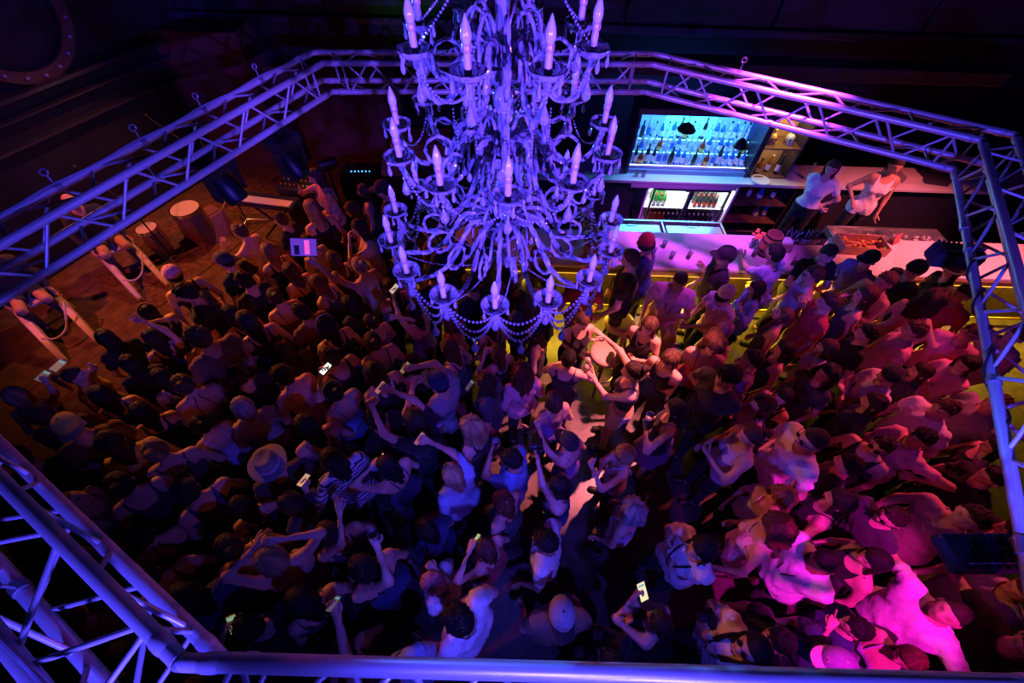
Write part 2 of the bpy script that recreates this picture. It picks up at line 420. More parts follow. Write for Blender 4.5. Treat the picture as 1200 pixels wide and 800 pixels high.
chan = empty('chandelier', (0, 0, 0), 0, 'huge three-tier crystal chandelier with glass arms, candle bulbs and bead swags', 'chandelier')
def catmull(P, k=6):
    P = np.asarray(P, float); out = []
    for i in range(len(P) - 1):
        p0 = P[max(i - 1, 0)]; p1 = P[i]; p2 = P[i + 1]; p3 = P[min(i + 2, len(P) - 1)]
        for j in range(k):
            f = j / k
            out.append(0.5 * ((2 * p1) + (p2 - p0) * f + (2 * p0 - 5 * p1 + 4 * p2 - p3) * f * f + (3 * p1 - p0 - 3 * p2 + p3) * f ** 3))
    out.append(P[-1]); return np.array(out)
def polar(th, prof, c=CH):
    return np.array([(c[0] + r * math.cos(th), c[1] + r * math.sin(th), z) for r, z in prof])
# shared small meshes
def shared(name, mb, m, smooth=60):
    o = mb.build(name, m, None, smooth); me = o.data; bpy.data.objects.remove(o); return me
me_bob = shared('bobeche', MB().rings([np.stack([r * (1 - fl * (np.arange(24) % 2)) * np.cos(np.arange(24) * math.pi / 12), r * (1 - fl * (np.arange(24) % 2)) * np.sin(np.arange(24) * math.pi / 12), np.full(24, z)], 1) for r, z, fl in
    ((0.012, -0.022, 0), (0.014, 0.0, 0), (0.035, 0.004, 0.08), (0.052, 0.016, 0.08), (0.062, 0.034, 0.06), (0.0635, 0.036, 0), (0.060, 0.036, 0.06), (0.048, 0.019, 0.08), (0.03, 0.009, 0), (0.012, 0.006, 0))]), M_cry2, 22)
me_can = shared('candle', MB().lathe([(0.0125, 0.0), (0.0125, 0.07), (0.011, 0.073), (0.011, 0.08), (0.0135, 0.082), (0.0135, 0.094), (0.010, 0.097)], n=12), M_candle, 40)
me_blb = shared('bulb', MB().lathe([(0.009, 0.094), (0.013, 0.10), (0.0175, 0.115), (0.0178, 0.125), (0.015, 0.14), (0.0095, 0.157), (0.0045, 0.169), (0.0012, 0.176)], n=12), M_bulb, 80)
me_sock = shared('socket', MB().lathe([(0.0142, 0.078), (0.0155, 0.084), (0.0155, 0.098), (0.0120, 0.103)], n=12), M_sock, 40)
me_drop = shared('pendant_drop', MB().ball((0, 0, -0.008), 0.0055, 6, 4).lathe([(0.0015, -0.014), (0.003, -0.020), (0.0065, -0.034), (0.0085, -0.045), (0.007, -0.055), (0.0012, -0.062)], n=6), M_cry2, 20)
me_bigdrop = shared('pear_drop', MB().ball((0, 0, -0.01), 0.007, 6, 4).lathe([(0.002, -0.018), (0.005, -0.026), (0.013, -0.046), (0.0165, -0.058), (0.013, -0.072), (0.002, -0.082)], n=8), M_cry2, 20)
def put(me, name, loc, parent, rz=0.0, sc=1.0):
    o = bpy.data.objects.new(name, me); COL.objects.link(o); o.parent = parent; o.location = loc; o.rotation_euler = (0, 0, rz); o.scale = (sc, sc, sc); return o
def beads(P, r, name, parent):
    P = np.asarray(P, float); d = np.r_[0, np.cumsum(np.linalg.norm(np.diff(P, axis=0), axis=1))]; n = max(3, int(d[-1] / (2.45 * r)))
    b = MB()
    for s in np.linspace(0, d[-1], n):
        c = [np.interp(s, d, P[:, k]) for k in range(3)]; b.ball(c, r, 6, 4)
    return b.build(name, M_cry2, parent, smooth=70)
# z of bobeche base, ring radius, arms, phase, hub z
TIERS = [dict(zb=4.40, r=0.335, n=8, ph=R(-62), zh=4.36, hr=0.05), dict(zb=4.05, r=0.462, n=11, ph=R(-118), zh=4.02, hr=0.055), dict(zb=3.57, r=0.578, n=15, ph=R(-91), zh=3.60, hr=0.06)]
rings_pts = []
for ti, T in enumerate(TIERS):
    pts = []
    for k in range(T['n']):
        th = T['ph'] + k * 2 * math.pi / T['n']
        r, zb, zh = T['r'], T['zb'], T['zh']
        prof = [(T['hr'], zh - 0.02), (T['hr'] + 0.02, zh + 0.055), (0.10 + 0.14 * r, zh + 0.085), (0.36 * r + 0.03, zh + 0.035), (0.55 * r, zh - 0.075), (0.72 * r, zh - 0.115), (0.88 * r, zh - 0.095), (0.975 * r, zb - 0.055), (r, zb - 0.018)]
        P = catmull(polar(th, prof), 5)
        arm = MB().tube(P, np.linspace(0.0145, 0.0115, len(P)), 8, lobes=0.34, twist=0.36).build('arm', M_cry, chan, smooth=28)
        c = np.array([CH[0] + r * math.cos(th), CH[1] + r * math.sin(th), zb])
        pts.append(c)
        MB().ball(c + (0, 0, -0.022), 0.013, 8, 5).build('arm_cup', M_cry, arm, smooth=80)
        bob = put(me_bob, 'bobeche', c, chan, th)
        cn = put(me_can, 'candle', c + (0, 0, 0.006), chan)
        put(me_sock, 'socket', (0, 0, 0), cn); put(me_blb, 'bulb', (0, 0, 0), cn)
        for j in range(5):
            a = 2 * math.pi * j / 5 + 0.3
            put(me_drop, 'pendant_drop', (0.057 * math.cos(a), 0.057 * math.sin(a), 0.030), bob, 0, random.uniform(0.9, 1.15))
    rings_pts.append(pts)
    # scrolls between the arms: spirals of glass rope
    for k in range(T['n']):
        th = T['ph'] + (k + 0.5) * 2 * math.pi / T['n']; r, zh = T['r'], T['zh']
        base = [(T['hr'], zh - 0.03), (T['hr'] + 0.03, zh + 0.03), (0.30 * r, zh + 0.03), (0.44 * r, zh - 0.05)]
        cr_, cz = 0.60 * r, zh + 0.0
        for a in np.linspace(R(215), R(520), 12):
            rad = 0.055 + 0.012 * (R(520) - a) / R(305)
            base.append((cr_ + rad * math.cos(a), cz + rad * math.sin(a)))
        P = catmull(polar(th, base), 3)
        MB().tube(P, np.linspace(0.0105, 0.0075, len(P)), 6, lobes=0.3, twist=0.4).build('scroll', M_cry, chan, smooth=28)
        tip = P[-1]
        put(me_drop, 'scroll_drop', tip + (0, 0, -0.004), chan, 0, 1.2)
        MB().ball(tip, 0.010, 8, 5).build('scroll_knob', M_cry, chan, smooth=80)
# upright crooks standing on the hubs
for ti, T in enumerate(TIERS):
    for k in range(8):
        th = k * math.pi / 4 + 0.2
        prof = [(T['hr'] * 0.8, T['zh'] + 0.02), (T['hr'] + 0.005, T['zh'] + 0.11), (T['hr'] + 0.045, T['zh'] + 0.155), (T['hr'] + 0.085, T['zh'] + 0.115), (T['hr'] + 0.095, T['zh'] + 0.03), (T['hr'] + 0.10, T['zh'] - 0.10 - 0.06 * (k % 2))]
        P = catmull(polar(th, prof), 4)
        MB().tube(P, 0.0075, 6, lobes=0.3, twist=0.4).build('crook', M_cry, chan, smooth=28)
        put(me_bigdrop, 'pear_drop', P[-1], chan, 0, 0.9)
# central stem: stacked turned glass
def stem(name, prof, n=20, fl=0.04): return MB().lathe(prof, CH, n, fl).build(name, M_cry, chan, smooth=40)
stem('stem_baluster', [(0.02, 4.36), (0.035, 4.40), (0.03, 4.44), (0.024, 4.50), (0.034, 4.58), (0.036, 4.64), (0.022, 4.70), (0.03, 4.74), (0.02, 4.78), (0.028, 4.84), (0.016, 4.95)])
stem('stem_bowl', [(0.01, 4.26), (0.03, 4.265), (0.075, 4.29), (0.093, 4.325), (0.095, 4.345), (0.088, 4.34), (0.06, 4.315), (0.03, 4.31), (0.02, 4.36)])
stem('stem_baluster', [(0.02, 4.02), (0.04, 4.05), (0.034, 4.09), (0.024, 4.14), (0.04, 4.19), (0.045, 4.225), (0.03, 4.25), (0.012, 4.265)])
stem('stem_bowl', [(0.01, 3.91), (0.03, 3.92), (0.08, 3.945), (0.10, 3.985), (0.102, 4.005), (0.095, 4.0), (0.06, 3.975), (0.03, 3.97), (0.02, 4.03)])
stem('stem_baluster', [(0.022, 3.60), (0.045, 3.63), (0.05, 3.68), (0.034, 3.73), (0.026, 3.78), (0.042, 3.83), (0.046, 3.87), (0.03, 3.905), (0.012, 3.915)])
stem('stem_bowl', [(0.01, 3.50), (0.03, 3.51), (0.09, 3.53), (0.115, 3.57), (0.118, 3.59), (0.11, 3.585), (0.07, 3.56), (0.03, 3.555), (0.02, 3.60)])
stem('finial', [(0.004, 3.30), (0.022, 3.33), (0.03, 3.36), (0.018, 3.40), (0.010, 3.42), (0.026, 3.45), (0.03, 3.47), (0.012, 3.505)])
MB().lathe([(0.012, 4.9), (0.012, 5.2)], CH, 10).build('suspension_rod', M_clamp, chan)
# bead swags: bottom ring double garlands, middle and top single
def swag(a, b, sag, k=14):
    t = np.linspace(0, 1, k); P = a[None] * (1 - t[:, None]) + b[None] * t[:, None]; P[:, 2] -= sag * 4 * t * (1 - t); return P
for ti, (r_b, sags) in enumerate(((0.0058, (0.07,)), (0.006, (0.09,)), (0.0080, (0.095, 0.17, 0.23)))):
    pts = rings_pts[ti]; n = len(pts)
    for k in range(n):
        a = pts[k] + (0, 0, -0.03); b = pts[(k + 1) % n] + (0, 0, -0.03)
        for s in sags:
            P = swag(a, b, s); ch = beads(P, r_b, 'bead_swag', chan)
            if s == sags[-1] and ti == 2: put(me_bigdrop, 'pear_drop', P[7] + (0, 0, -0.004), ch, 0, 1.3)
        put(me_bigdrop, 'pear_drop', pts[k] + (0, 0, -0.055), chan, 0, 1.15)
        # chains running up to the next hub
        if ti == 2 and k % 2 == 0:
            beads(swag(pts[k] + (0, 0, -0.03), np.array([CH[0], CH[1], 3.46]) + 0.08 * np.array([math.cos(k), math.sin(k), 0]), 0.12, 18), 0.005, 'bead_chain', chan)
for k in range(8):
    a = rings_pts[0][k] + (0, 0, 0.03); b = np.array([CH[0], CH[1], 4.86]) + 0.03 * np.array([math.cos(k), math.sin(k), 0])
    beads(swag(a, b, 0.04, 16), 0.005, 'bead_chain', chan)
for k in range(11):
    a = rings_pts[1][k] * 0.45 + np.array([CH[0], CH[1], 4.28]) * 0.55
    P = np.array([a + (0, 0, -0.02), a + (0, 0, -0.11)]); ch = beads(P, 0.005, 'bead_chain', chan); put(me_drop, 'pendant_drop', P[1], ch, 0, 1.3)
# ------------------------------------------------------------------ the bar
M_marble = mat('pale_counter', (0.80, 0.72, 0.72), 0.22, noise=0.06, nscale=8)
M_barwood = mat('bar_wood', (0.16, 0.09, 0.06), 0.45, noise=0.35, nscale=6)
M_steel = mat('brushed_steel', (0.6, 0.61, 0.63), 0.3, 0.9, noise=0.1, nscale=30)
M_gloss = mat('gloss_black', (0.03, 0.03, 0.05), 0.25)
M_shelf = mat('pale_shelf', (0.72, 0.70, 0.70), 0.35)
M_amberled = mat('amber_led', (0.9, 0.6, 0.1), 0.5, emit=(1.0, 0.55, 0.05), estr=0.8)
BX0, BX1 = -1.0, 8.8
bar = empty('bar_counter', (3.9, 4.5, 0), 0, 'long bar counter with a glossy pale top and wooden front', 'bar counter')
def bbox(name, c, d, m, parent=None, bev=0.004, org=(0, 0, 0)):
    return MB().box(np.array(c) - np.array(org), d).build(name, m, parent, smooth=0, bevel=bev)
O = (3.9, 4.5, 0)
bbox('counter_top', (3.9, 4.53, 1.08), (9.8, 0.74, 0.05), M_marble, bar, 0.012, O)
bbox('edge_trim', (3.9, 4.155, 1.018), (9.8, 0.03, 0.074), M_barwood, bar, 0.006, O)
for i in range(12):
    bbox('front_panel', (BX0 + 0.41 + i * 0.816, 4.45, 0.53), (0.80, 0.05, 0.98), mat('dark_wood', (0.05, 0.03, 0.022), 0.5, noise=0.3, nscale=6), bar, 0.01, O)
bbox('kick_board', (3.9, 4.50, 0.06), (9.8, 0.03, 0.12), M_black, bar, 0.004, O)
bbox('under_shelf', (3.9, 4.68, 0.7), (9.8, 0.36, 0.03), M_black, bar, 0.004, O)
MB().tube(np.array([[BX0, 4.27, 0.2], [BX1, 4.27, 0.2]]) - O, 0.022, 12).build('foot_rail', mat('brass', (0.7, 0.5, 0.2), 0.3, 1.0), bar)
led = bbox('led_strip', (3.9, 4.148, 0.975), (9.6, 0.02, 0.012), M_amberled, bar, 0, O)
for i in range(4):
    l = area('under_bar_light', (0.2 + i * 2.35, 4.28, 0.97), (0.2 + i * 2.35, 3.3, 0.0), 48, (1.0, 0.58, 0.035), 2.0, 0.06)
# ice wells and sinks behind the counter
def well(x0, x1, y0, y1, z, name, label, n, lidded):
    r = empty(name, ((x0 + x1) / 2, (y0 + y1) / 2, 0), 0, label, 'ice well')
    org = np.array(r.location); w = x1 - x0; d = y1 - y0
    bbox('cabinet', ((x0 + x1) / 2, (y0 + y1) / 2, z / 2 - 0.07), (w, d, z - 0.14), M_steel, r, 0.006, org)
    b = MB()
    for (cx, cy, sx, sy) in ((org[0], y0 + 0.02, w, 0.04), (org[0], y1 - 0.02, w, 0.04), (x0 + 0.02, org[1], 0.04, d - 0.08), (x1 - 0.02, org[1], 0.04, d - 0.08)):
        b.box((cx - org[0], cy - org[1], z - 0.07), (sx, sy, 0.14))
    for i in range(1, n): b.box((x0 + w * i / n - org[0], 0, z - 0.06), (0.03, d - 0.08, 0.12))
    b.build('rim', M_steel, r, smooth=0, bevel=0.006)
    for i in range(n):
        xa = x0 + w * i / n + 0.05; xb = x0 + w * (i + 1) / n - 0.05
        if lidded:
            o = MB().box(((xa + xb) / 2 - org[0], -0.03, z - 0.02), (xb - xa, d - 0.16, 0.015)).build('lid', mat('steel_lid', (0.55, 0.6, 0.62), 0.25, 0.7), r, smooth=0, bevel=0.005)
            MB().tube(np.array([(-0.08, 0.1, 0), (-0.07, 0.1, 0.03), (0.07, 0.1, 0.03), (0.08, 0.1, 0)]) + ((xa + xb) / 2 - org[0], 0, z - 0.012), 0.008, 6).build('lid_handle', M_blackmetal, o)
        else:
            q = MB()
            for j in range(60): q.box((random.uniform(xa, xb) - org[0], random.uniform(-d / 2 + 0.09, d / 2 - 0.09), z - 0.11 + random.uniform(0, 0.03)), (0.035, 0.035, 0.03), rotm('Z', random.uniform(0, 3)) @ rotm('X', random.uniform(0, 3)))
            o = q.build('ice', mat('ice', (0.85, 0.88, 0.92), 0.1, trans=0.3), r, smooth=0); o['kind'] = 'stuff'
    return r
well(1.3, 3.15, 4.93, 5.36, 0.97, 'ice_well', 'stainless lidded cooler behind the purple-lit counter', 2, True)
well(4.75, 6.45, 4.93, 5.36, 0.97, 'ice_well', 'stainless double sink with ice behind the pink-lit counter', 2, False)
# back bar: base cabinet with worktop
bb = empty('back_bar', (3.4, 6.5, 0), 0, 'black back bar cabinet with a long pale worktop', 'cabinet')
OB = (3.4, 6.5, 0)
bbox('worktop', (4.9, 6.52, 1.06), (9.6, 0.64, 0.05), M_shelf, bb, 0.008, OB)
bbox('body', (1.05, 6.56, 0.52), (1.9, 0.5, 1.02), M_gloss, bb, 0.01, OB)
bbox('body', (7.2, 6.56, 0.52), (4.9, 0.5, 1.02), M_gloss, bb, 0.01, OB)
bbox('blue_valance', (2.75, 6.235, 0.985), (1.75, 0.06, 0.07), mat('valance', (0.5, 0.5, 0.6), 0.3), bb, 0.01, OB)
# open shelves under the worktop
sh = empty('open_shelf', (4.15, 6.5, 0), 0, 'open wooden shelf unit holding bottles under the worktop', 'shelf')
OS = (4.15, 6.5, 0)
for z in (0.30, 0.66): bbox('shelf', (4.17, 6.47, z), (0.9, 0.44, 0.03), M_barwood, sh, 0.004, OS)
for x in (3.70, 4.64): bbox('side', (x, 6.5, 0.51), (0.03, 0.5, 1.02), M_gloss, sh, 0.004, OS)
bbox('back', (4.17, 6.74, 0.51), (0.9, 0.02, 1.02), M_wallred, sh, 0, OS)
# fridge with two glass doors
fr = empty('bar_fridge', (2.93, 6.5, 0), 0, 'lit two-door glass fridge full of beer bottles under the back bar', 'fridge')
OF = (2.93, 6.5, 0)
M_frin = mat('fridge_lining', (0.85, 0.87, 0.85), 0.4)
M_pane = mat('fridge_glass', (1, 1, 1), 0.02, trans=1.0, alpha=0.25, ior=1.1)
for c, d in (((2.93, 6.76, 0.55), (1.5, 0.03, 0.86)), ((2.93, 6.5, 0.12), (1.5, 0.5, 0.03)), ((2.93, 6.5, 0.985), (1.5, 0.5, 0.03)), ((2.19, 6.5, 0.55), (0.03, 0.5, 0.86)), ((3.67, 6.5, 0.55), (0.03, 0.5, 0.86))):
    bbox('lining', c, d, M_frin, fr, 0, OF)
for x in (2.30, 2.93, 3.565): bbox('door_post', (x, 6.255, 0.55), (0.075 if x == 2.93 else 0.03, 0.05, 0.86), M_gloss, fr, 0.006, OF)
for xc in (2.62, 3.24):
    pane = bbox('door_glass', (xc, 6.252, 0.56), (0.57, 0.008, 0.66), M_pane, fr, 0, OF)
    bbox('door_handle', (xc + 0.24 * (1 if xc < 2.9 else -1), 6.22, 0.905), (0.10, 0.02, 0.02), M_steel, pane, 0.005, OF)
bbox('door_rail', (2.93, 6.255, 0.94), (1.3, 0.05, 0.08), M_gloss, fr, 0.006, OF)
bbox('door_rail', (2.93, 6.255, 0.17), (1.3, 0.05, 0.12), M_gloss, fr, 0.006, OF)
for z in (0.50,): bbox('wire_shelf', (2.93, 6.52, z), (1.44, 0.4, 0.012), mat('wire_white', (0.8, 0.8, 0.8), 0.4), fr, 0, OF)
bbox('lamp_tube', (2.93, 6.33, 0.955), (1.3, 0.03, 0.02), mat('fridge_lamp', (1, 1, 1), 0.5, emit=(0.85, 1.0, 0.9), estr=14), fr, 0, OF)
for xc in (2.6, 3.25): area('fridge_light', (xc, 6.36, 0.93), (xc, 6.56, 0.2), 5, (0.86, 1.0, 0.92), 0.5, 0.06)
# bottles -----------------------------------------------------------
def gmat(name, col, trans=0.55, rough=0.08): return mat(name, col, rough, trans=trans)
BPROF = {
 'spirit': [(0.002, 0), (0.036, 0.0), (0.038, 0.01), (0.038, 0.17), (0.032, 0.195), (0.015, 0.215), (0.013, 0.27), (0.0145, 0.275)],
 'round': [(0.002, 0), (0.045, 0.0), (0.05, 0.03), (0.05, 0.11), (0.035, 0.15), (0.016, 0.17), (0.014, 0.22), (0.016, 0.225)],
 'tall': [(0.002, 0), (0.031, 0.0), (0.033, 0.01), (0.034, 0.20), (0.028, 0.235), (0.014, 0.26), (0.013, 0.31), (0.015, 0.315)],
 'beer': [(0.002, 0), (0.029, 0.0), (0.030, 0.01), (0.030, 0.13), (0.022, 0.165), (0.013, 0.185), (0.012, 0.225), (0.0135, 0.228)]}
PROTO = {}
def bottle_proto(kind, glass, lab, capc):
    key = (kind, glass.name, lab, capc)
    if key in PROTO: return PROTO[key]
    b = shared('glass', MB().lathe(BPROF[kind], n=12), glass, 40)
    top = BPROF[kind][-1]
    c = shared('cap', MB().lathe([(top[0] * 1.1, top[1] - 0.012), (top[0] * 1.15, top[1] + 0.012), (top[0] * 0.9, top[1] + 0.016)], n=10), mat('cap_%s' % capc[0], capc[1], 0.4, 0.2), 40)
    l = None
    if lab:
        r = BPROF[kind][3][0] * 1.015; z1 = BPROF[kind][3][1]
        l = shared('label', MB().lathe([(r, z1 * 0.25), (r, z1 * 0.80)], n=12), mat('label_%s' % lab[0], lab[1], 0.6), 40)
    PROTO[key] = (b, c, l); return PROTO[key]
def bottle(loc, kind, glass, lab, capc, label, group, parts=True, sc=1.0):
    b, c, l = bottle_proto(kind, glass, lab, capc)
    o = bpy.data.objects.new('bottle', b); COL.objects.link(o); o.location = loc; o.rotation_euler = (0, 0, random.uniform(0, 6)); o.scale = (sc, sc, sc)
    tag(o, label, 'bottle', group)
    if parts:
        for me, nm in ((c, 'cap'), (l, 'bottle_label')):
            if me is not None:
                q = bpy.data.objects.new(nm, me); COL.objects.link(q); q.parent = o
    return o
WHT = ('white', (0.8, 0.8, 0.8)); BLK = ('black', (0.02, 0.02, 0.02)); GLD = ('gold', (0.6, 0.42, 0.1)); RDC = ('red', (0.5, 0.03, 0.03)); BLU = ('blue', (0.05, 0.15, 0.6))
G_clear = gmat('glass_clear', (0.75, 0.9, 1.0), 0.5); G_brown = gmat('glass_amber', (0.35, 0.12, 0.02), 0.4); G_green = gmat('glass_green', (0.05, 0.25, 0.06), 0.4); G_dark = gmat('glass_dark', (0.02, 0.025, 0.03), 0.1); G_blue = gmat('glass_blue', (0.05, 0.25, 0.8), 0.45); G_red = gmat('glass_red', (0.5, 0.05, 0.02), 0.4)
# lit bottle display
ds = empty('bottle_display', (2.78, 6.6, 1.085), 0, 'backlit glass bottle display glowing cyan and blue above the worktop', 'display')
OD = np.array((2.78, 6.6, 1.085))
M_back = mat('display_glow', (0.2, 0.4, 0.9), 0.4, emit=(0.03, 0.16, 1.0), estr=1.3)
M_back2 = mat('display_glow_mid', (0.2, 0.7, 0.9), 0.4, emit=(0.04, 0.60, 1.0), estr=2.6)
bbox('back_panel', (2.78, 6.90, 1.62), (1.94, 0.02, 0.95), M_back, ds, 0, OD)
bbox('glow_panel', (2.75, 6.885, 1.62), (0.8, 0.02, 0.93), M_back2, ds, 0, OD)
for i in range(3):
    bbox('step', (2.78, 6.52 + 0.13 * i, 1.145 + 0.075 * i), (1.92, 0.13, 0.13 + 0.15 * i), mat('display_step', (0.75, 0.78, 0.85), 0.3), ds, 0.004, OD)
    bbox('step_lamp', (2.78, 6.462 + 0.13 * i, 1.205 + 0.15 * i), (1.9, 0.012, 0.012), mat('step_lamp_%d' % i, (1, 1, 1), 0.5, emit=((0.75, 0.5, 1.0) if i == 0 else (0.1, 0.5, 1.0)), estr=6.0), ds, 0, OD)
bbox('front_sill', (2.78, 6.425, 1.12), (1.96, 0.03, 0.075), mat('blue_sill', (0.25, 0.3, 0.5), 0.3), ds, 0.004, OD)
for x in (1.79, 3.77): bbox('side_post', (x, 6.64, 1.55), (0.05, 0.5, 0.95), M_gloss, ds, 0.006, OD)
bbox('header', (2.78, 6.64, 2.08), (2.05, 0.5, 0.09), M_gloss, ds, 0.006, OD)
area('display_light', (2.78, 6.5, 2.0), (2.78, 6.65, 1.2), 16, (0.10, 0.45, 1.0), 1.8, 0.1)
area('display_spill', (2.78, 6.40, 1.9), (2.78, 5.3, 0.9), 8, (0.08, 0.42, 1.0), 1.6, 0.1)
kinds = [('spirit', G_clear, WHT, BLK, 'clear square-shouldered spirit bottle with a white label'), ('tall', G_clear, BLU, WHT, 'tall clear bottle with a blue label'), ('spirit', G_blue, WHT, WHT, 'blue glass spirit bottle with a white label'),
         ('round', G_clear, None, GLD, 'squat clear decanter bottle with gold stopper'), ('tall', G_dark, WHT, BLK, 'tall dark bottle with a white label'), ('round', G_red, GLD, BLK, 'squat red-brown bottle with gold label'), ('spirit', G_dark, BLK, BLK, 'black spirit bottle')]
for row in range(3):
    n = 19
    for i in range(n):
        x = 1.90 + i * (1.76 / (n - 1)) + random.uniform(-0.008, 0.008)
        kd = random.choice(kinds[:4] * 2 + kinds) if row else random.choice(kinds + kinds[4:] + kinds[1:3])
        bottle((x, 6.52 + 0.13 * row, 1.211 + 0.15 * row), *kd[:4], kd[4] + ' on the ' + ('lowest', 'middle', 'top')[row] + ' step of the backlit display', 'bottles on the %s display step' % ('lowest', 'middle', 'top')[row], sc=random.uniform(0.86, 1.02))
# yellow lit shelves to the right of the display
ys = empty('lit_cabinet', (4.1, 6.6, 1.085), 0, 'black wall cabinet with warm lit shelves of skull-shaped bottles', 'cabinet')
OY = np.array((4.1, 6.6, 1.085))
for x in (3.82, 4.42): bbox('side', (x, 6.6, 1.58), (0.03, 0.42, 0.98), M_gloss, ys, 0.004, OY)
for z in (1.10, 1.58, 2.06): bbox('shelf', (4.12, 6.6, z), (0.57, 0.42, 0.025), M_barwood, ys, 0.004, OY)
bbox('back', (4.12, 6.8, 1.58), (0.57, 0.02, 0.96), mat('ochre_back', (0.45, 0.30, 0.10), 0.6), ys, 0, OY)
area('cabinet_light', (4.12, 6.5, 2.03), (4.12, 6.65, 1.6), 3.0, (1.0, 0.62, 0.2), 0.4, 0.08)
area('cabinet_light', (4.12, 6.5, 1.55), (4.12, 6.65, 1.1), 1.2, (1.0, 0.62, 0.2), 0.4, 0.08)
for i, (x, z) in enumerate(((3.97, 1.593), (4.25, 1.593))):
    o = MB().ball((0, 0, 0.085), 0.075, 14, 10, (0.9, 1.05, 1.0)).box((0, -0.045, 0.03), (0.075, 0.06, 0.05)).lathe([(0.018, 0.15), (0.018, 0.19), (0.022, 0.192), (0.022, 0.215)], n=10)
    o = o.build('bottle', G_clear if i else gmat('glass_gold', (0.8, 0.55, 0.15), 0.3), smooth=50); o.location = (x, 6.56, z)
    tag(o, 'clear skull-shaped bottle on the warm lit shelf' if i else 'golden skull-shaped bottle on the warm lit shelf', 'bottle')
    for sx in (-1, 1): MB().ball((sx * 0.03, -0.072, 0.09), 0.016, 8, 5).build('eye_socket', M_blackmetal, o)
bottle((3.98, 6.52, 1.115), 'round', G_brown, GLD, BLK, 'squat amber bottle on the lower lit shelf', None)
bottle((4.14, 6.55, 1.115), 'spirit', G_brown, WHT, GLD, 'amber spirit bottle on the lower lit shelf', None)
bottle((4.28, 6.50, 1.115), 'tall', G_dark, WHT, BLK, 'tall dark bottle on the lower lit shelf', None)
# fridge contents
for col in range(2):
    x0 = 2.36 + col * 0.62
    for i in range(7):
        for j in range(3):
            g = (G_brown if (col == 0 and i < 4) else G_dark); lb = GLD if (col == 0 and i < 4) else WHT
            bottle((x0 + 0.035 + i * 0.082, 6.36 + j * 0.11, 0.136), 'beer', g, lb, GLD if g is G_brown else WHT, ('amber beer bottle with gold label on the fridge floor' if g is G_brown else 'dark beer bottle with white label on the fridge floor'), 'beer bottles in the fridge', parts=(j == 0))
    for i in range(5):
        for j in range(3):
            g = G_green if col == 0 else G_dark
            if col == 0 and i > 2: continue
            bottle((x0 + 0.05 + i * 0.085 + 0.1 * col, 6.38 + j * 0.11, 0.507), 'beer', g, WHT if col == 0 else RDC, RDC, ('green beer bottle on the upper fridge shelf' if col == 0 else 'dark beer bottle with red cap on the upper fridge shelf'), 'beer bottles in the fridge', parts=(j == 0))
for x, z, g, k_, lab in ((4.0, 0.68, G_red, 'tall', 'red tall bottle on the open wooden shelf'), (4.2, 0.68, G_blue, 'round', 'squat blue bottle on the open wooden shelf'), (4.42, 0.68, G_dark, 'spirit', 'dark spirit bottle on the open wooden shelf'), (4.3, 0.32, G_clear, 'round', 'squat clear bottle low on the open wooden shelf'), (4.45, 0.32, G_blue, 'spirit', 'blue spirit bottle low on the open wooden shelf')):
    bottle((x, 6.44, z), k_, g, WHT, WHT, lab, None)
# things on the back worktop
o = MB().box((0, 0, 0.09), (0.10, 0.07, 0.18)).build('paper_box', M_white, smooth=0, bevel=0.006); o.location = (1.62, 6.4, 1.086); tag(o, 'small white carton standing on the worktop beside the display', 'box')
for i, x in enumerate((1.95, 2.07)):
    o = MB().lathe([(0.03, 0), (0.036, 0.09), (0.033, 0.09), (0.028, 0.01)], n=12).build('shot_glass', M_cry2); o.location = (x, 6.33, 1.086); tag(o, 'small glass on the worktop in front of the display', 'glass', 'shot glasses on the worktop')
sp = empty('dish', (3.98, 6.30, 1.09), 0, 'round pale dish lying on the worktop in front of the lit cabinet', 'dish')
MB().lathe([(0.01, 0.0), (0.11, 0.004), (0.15, 0.025), (0.145, 0.03), (0.1, 0.012), (0.01, 0.01)], n=24).build('plate', M_white, sp)
struct(MB().box((3.4, 6.05, 2.82), (5.4, 0.3, 0.16)).build('ceiling_bar_soffit', M_black, smooth=0, bevel=0.01))
# clamp lamp hanging before the display
cl = empty('pendant_lamp', aty(868, 168, 6.05), 0, 'black pendant lamp shade with red glow hanging before the bottle display', 'lamp')
MB().lathe([(0.10, -0.05), (0.105, -0.04), (0.07, 0.03), (0.03, 0.07), (0.01, 0.08)], n=20).build('shade', M_blackmetal, cl)
MB().tube([(0, 0, 0.08), (0, 0.0, 1.0)], 0.006, 6).build('cord', M_blackmetal, cl)
MB().lathe([(0.004, -0.045), (0.085, -0.045), (0.085, -0.04), (0.004, -0.04)], n=16).build('lamp_disc', mat('red_disc', (1, 0.1, 0.15), 0.5, emit=(1.0, 0.06, 0.12), estr=1.6), cl)
cl = empty('pendant_lamp', aty(805, 150, 6.05), 0, 'black pendant lamp shade hanging over the middle of the bottle display', 'lamp')
MB().lathe([(0.13, -0.03), (0.135, -0.02), (0.08, 0.04), (0.03, 0.07), (0.01, 0.08)], n=20).build('shade', M_blackmetal, cl)
MB().tube([(0, 0, 0.08), (0, 0.0, 1.0)], 0.006, 6).build('cord', M_blackmetal, cl)
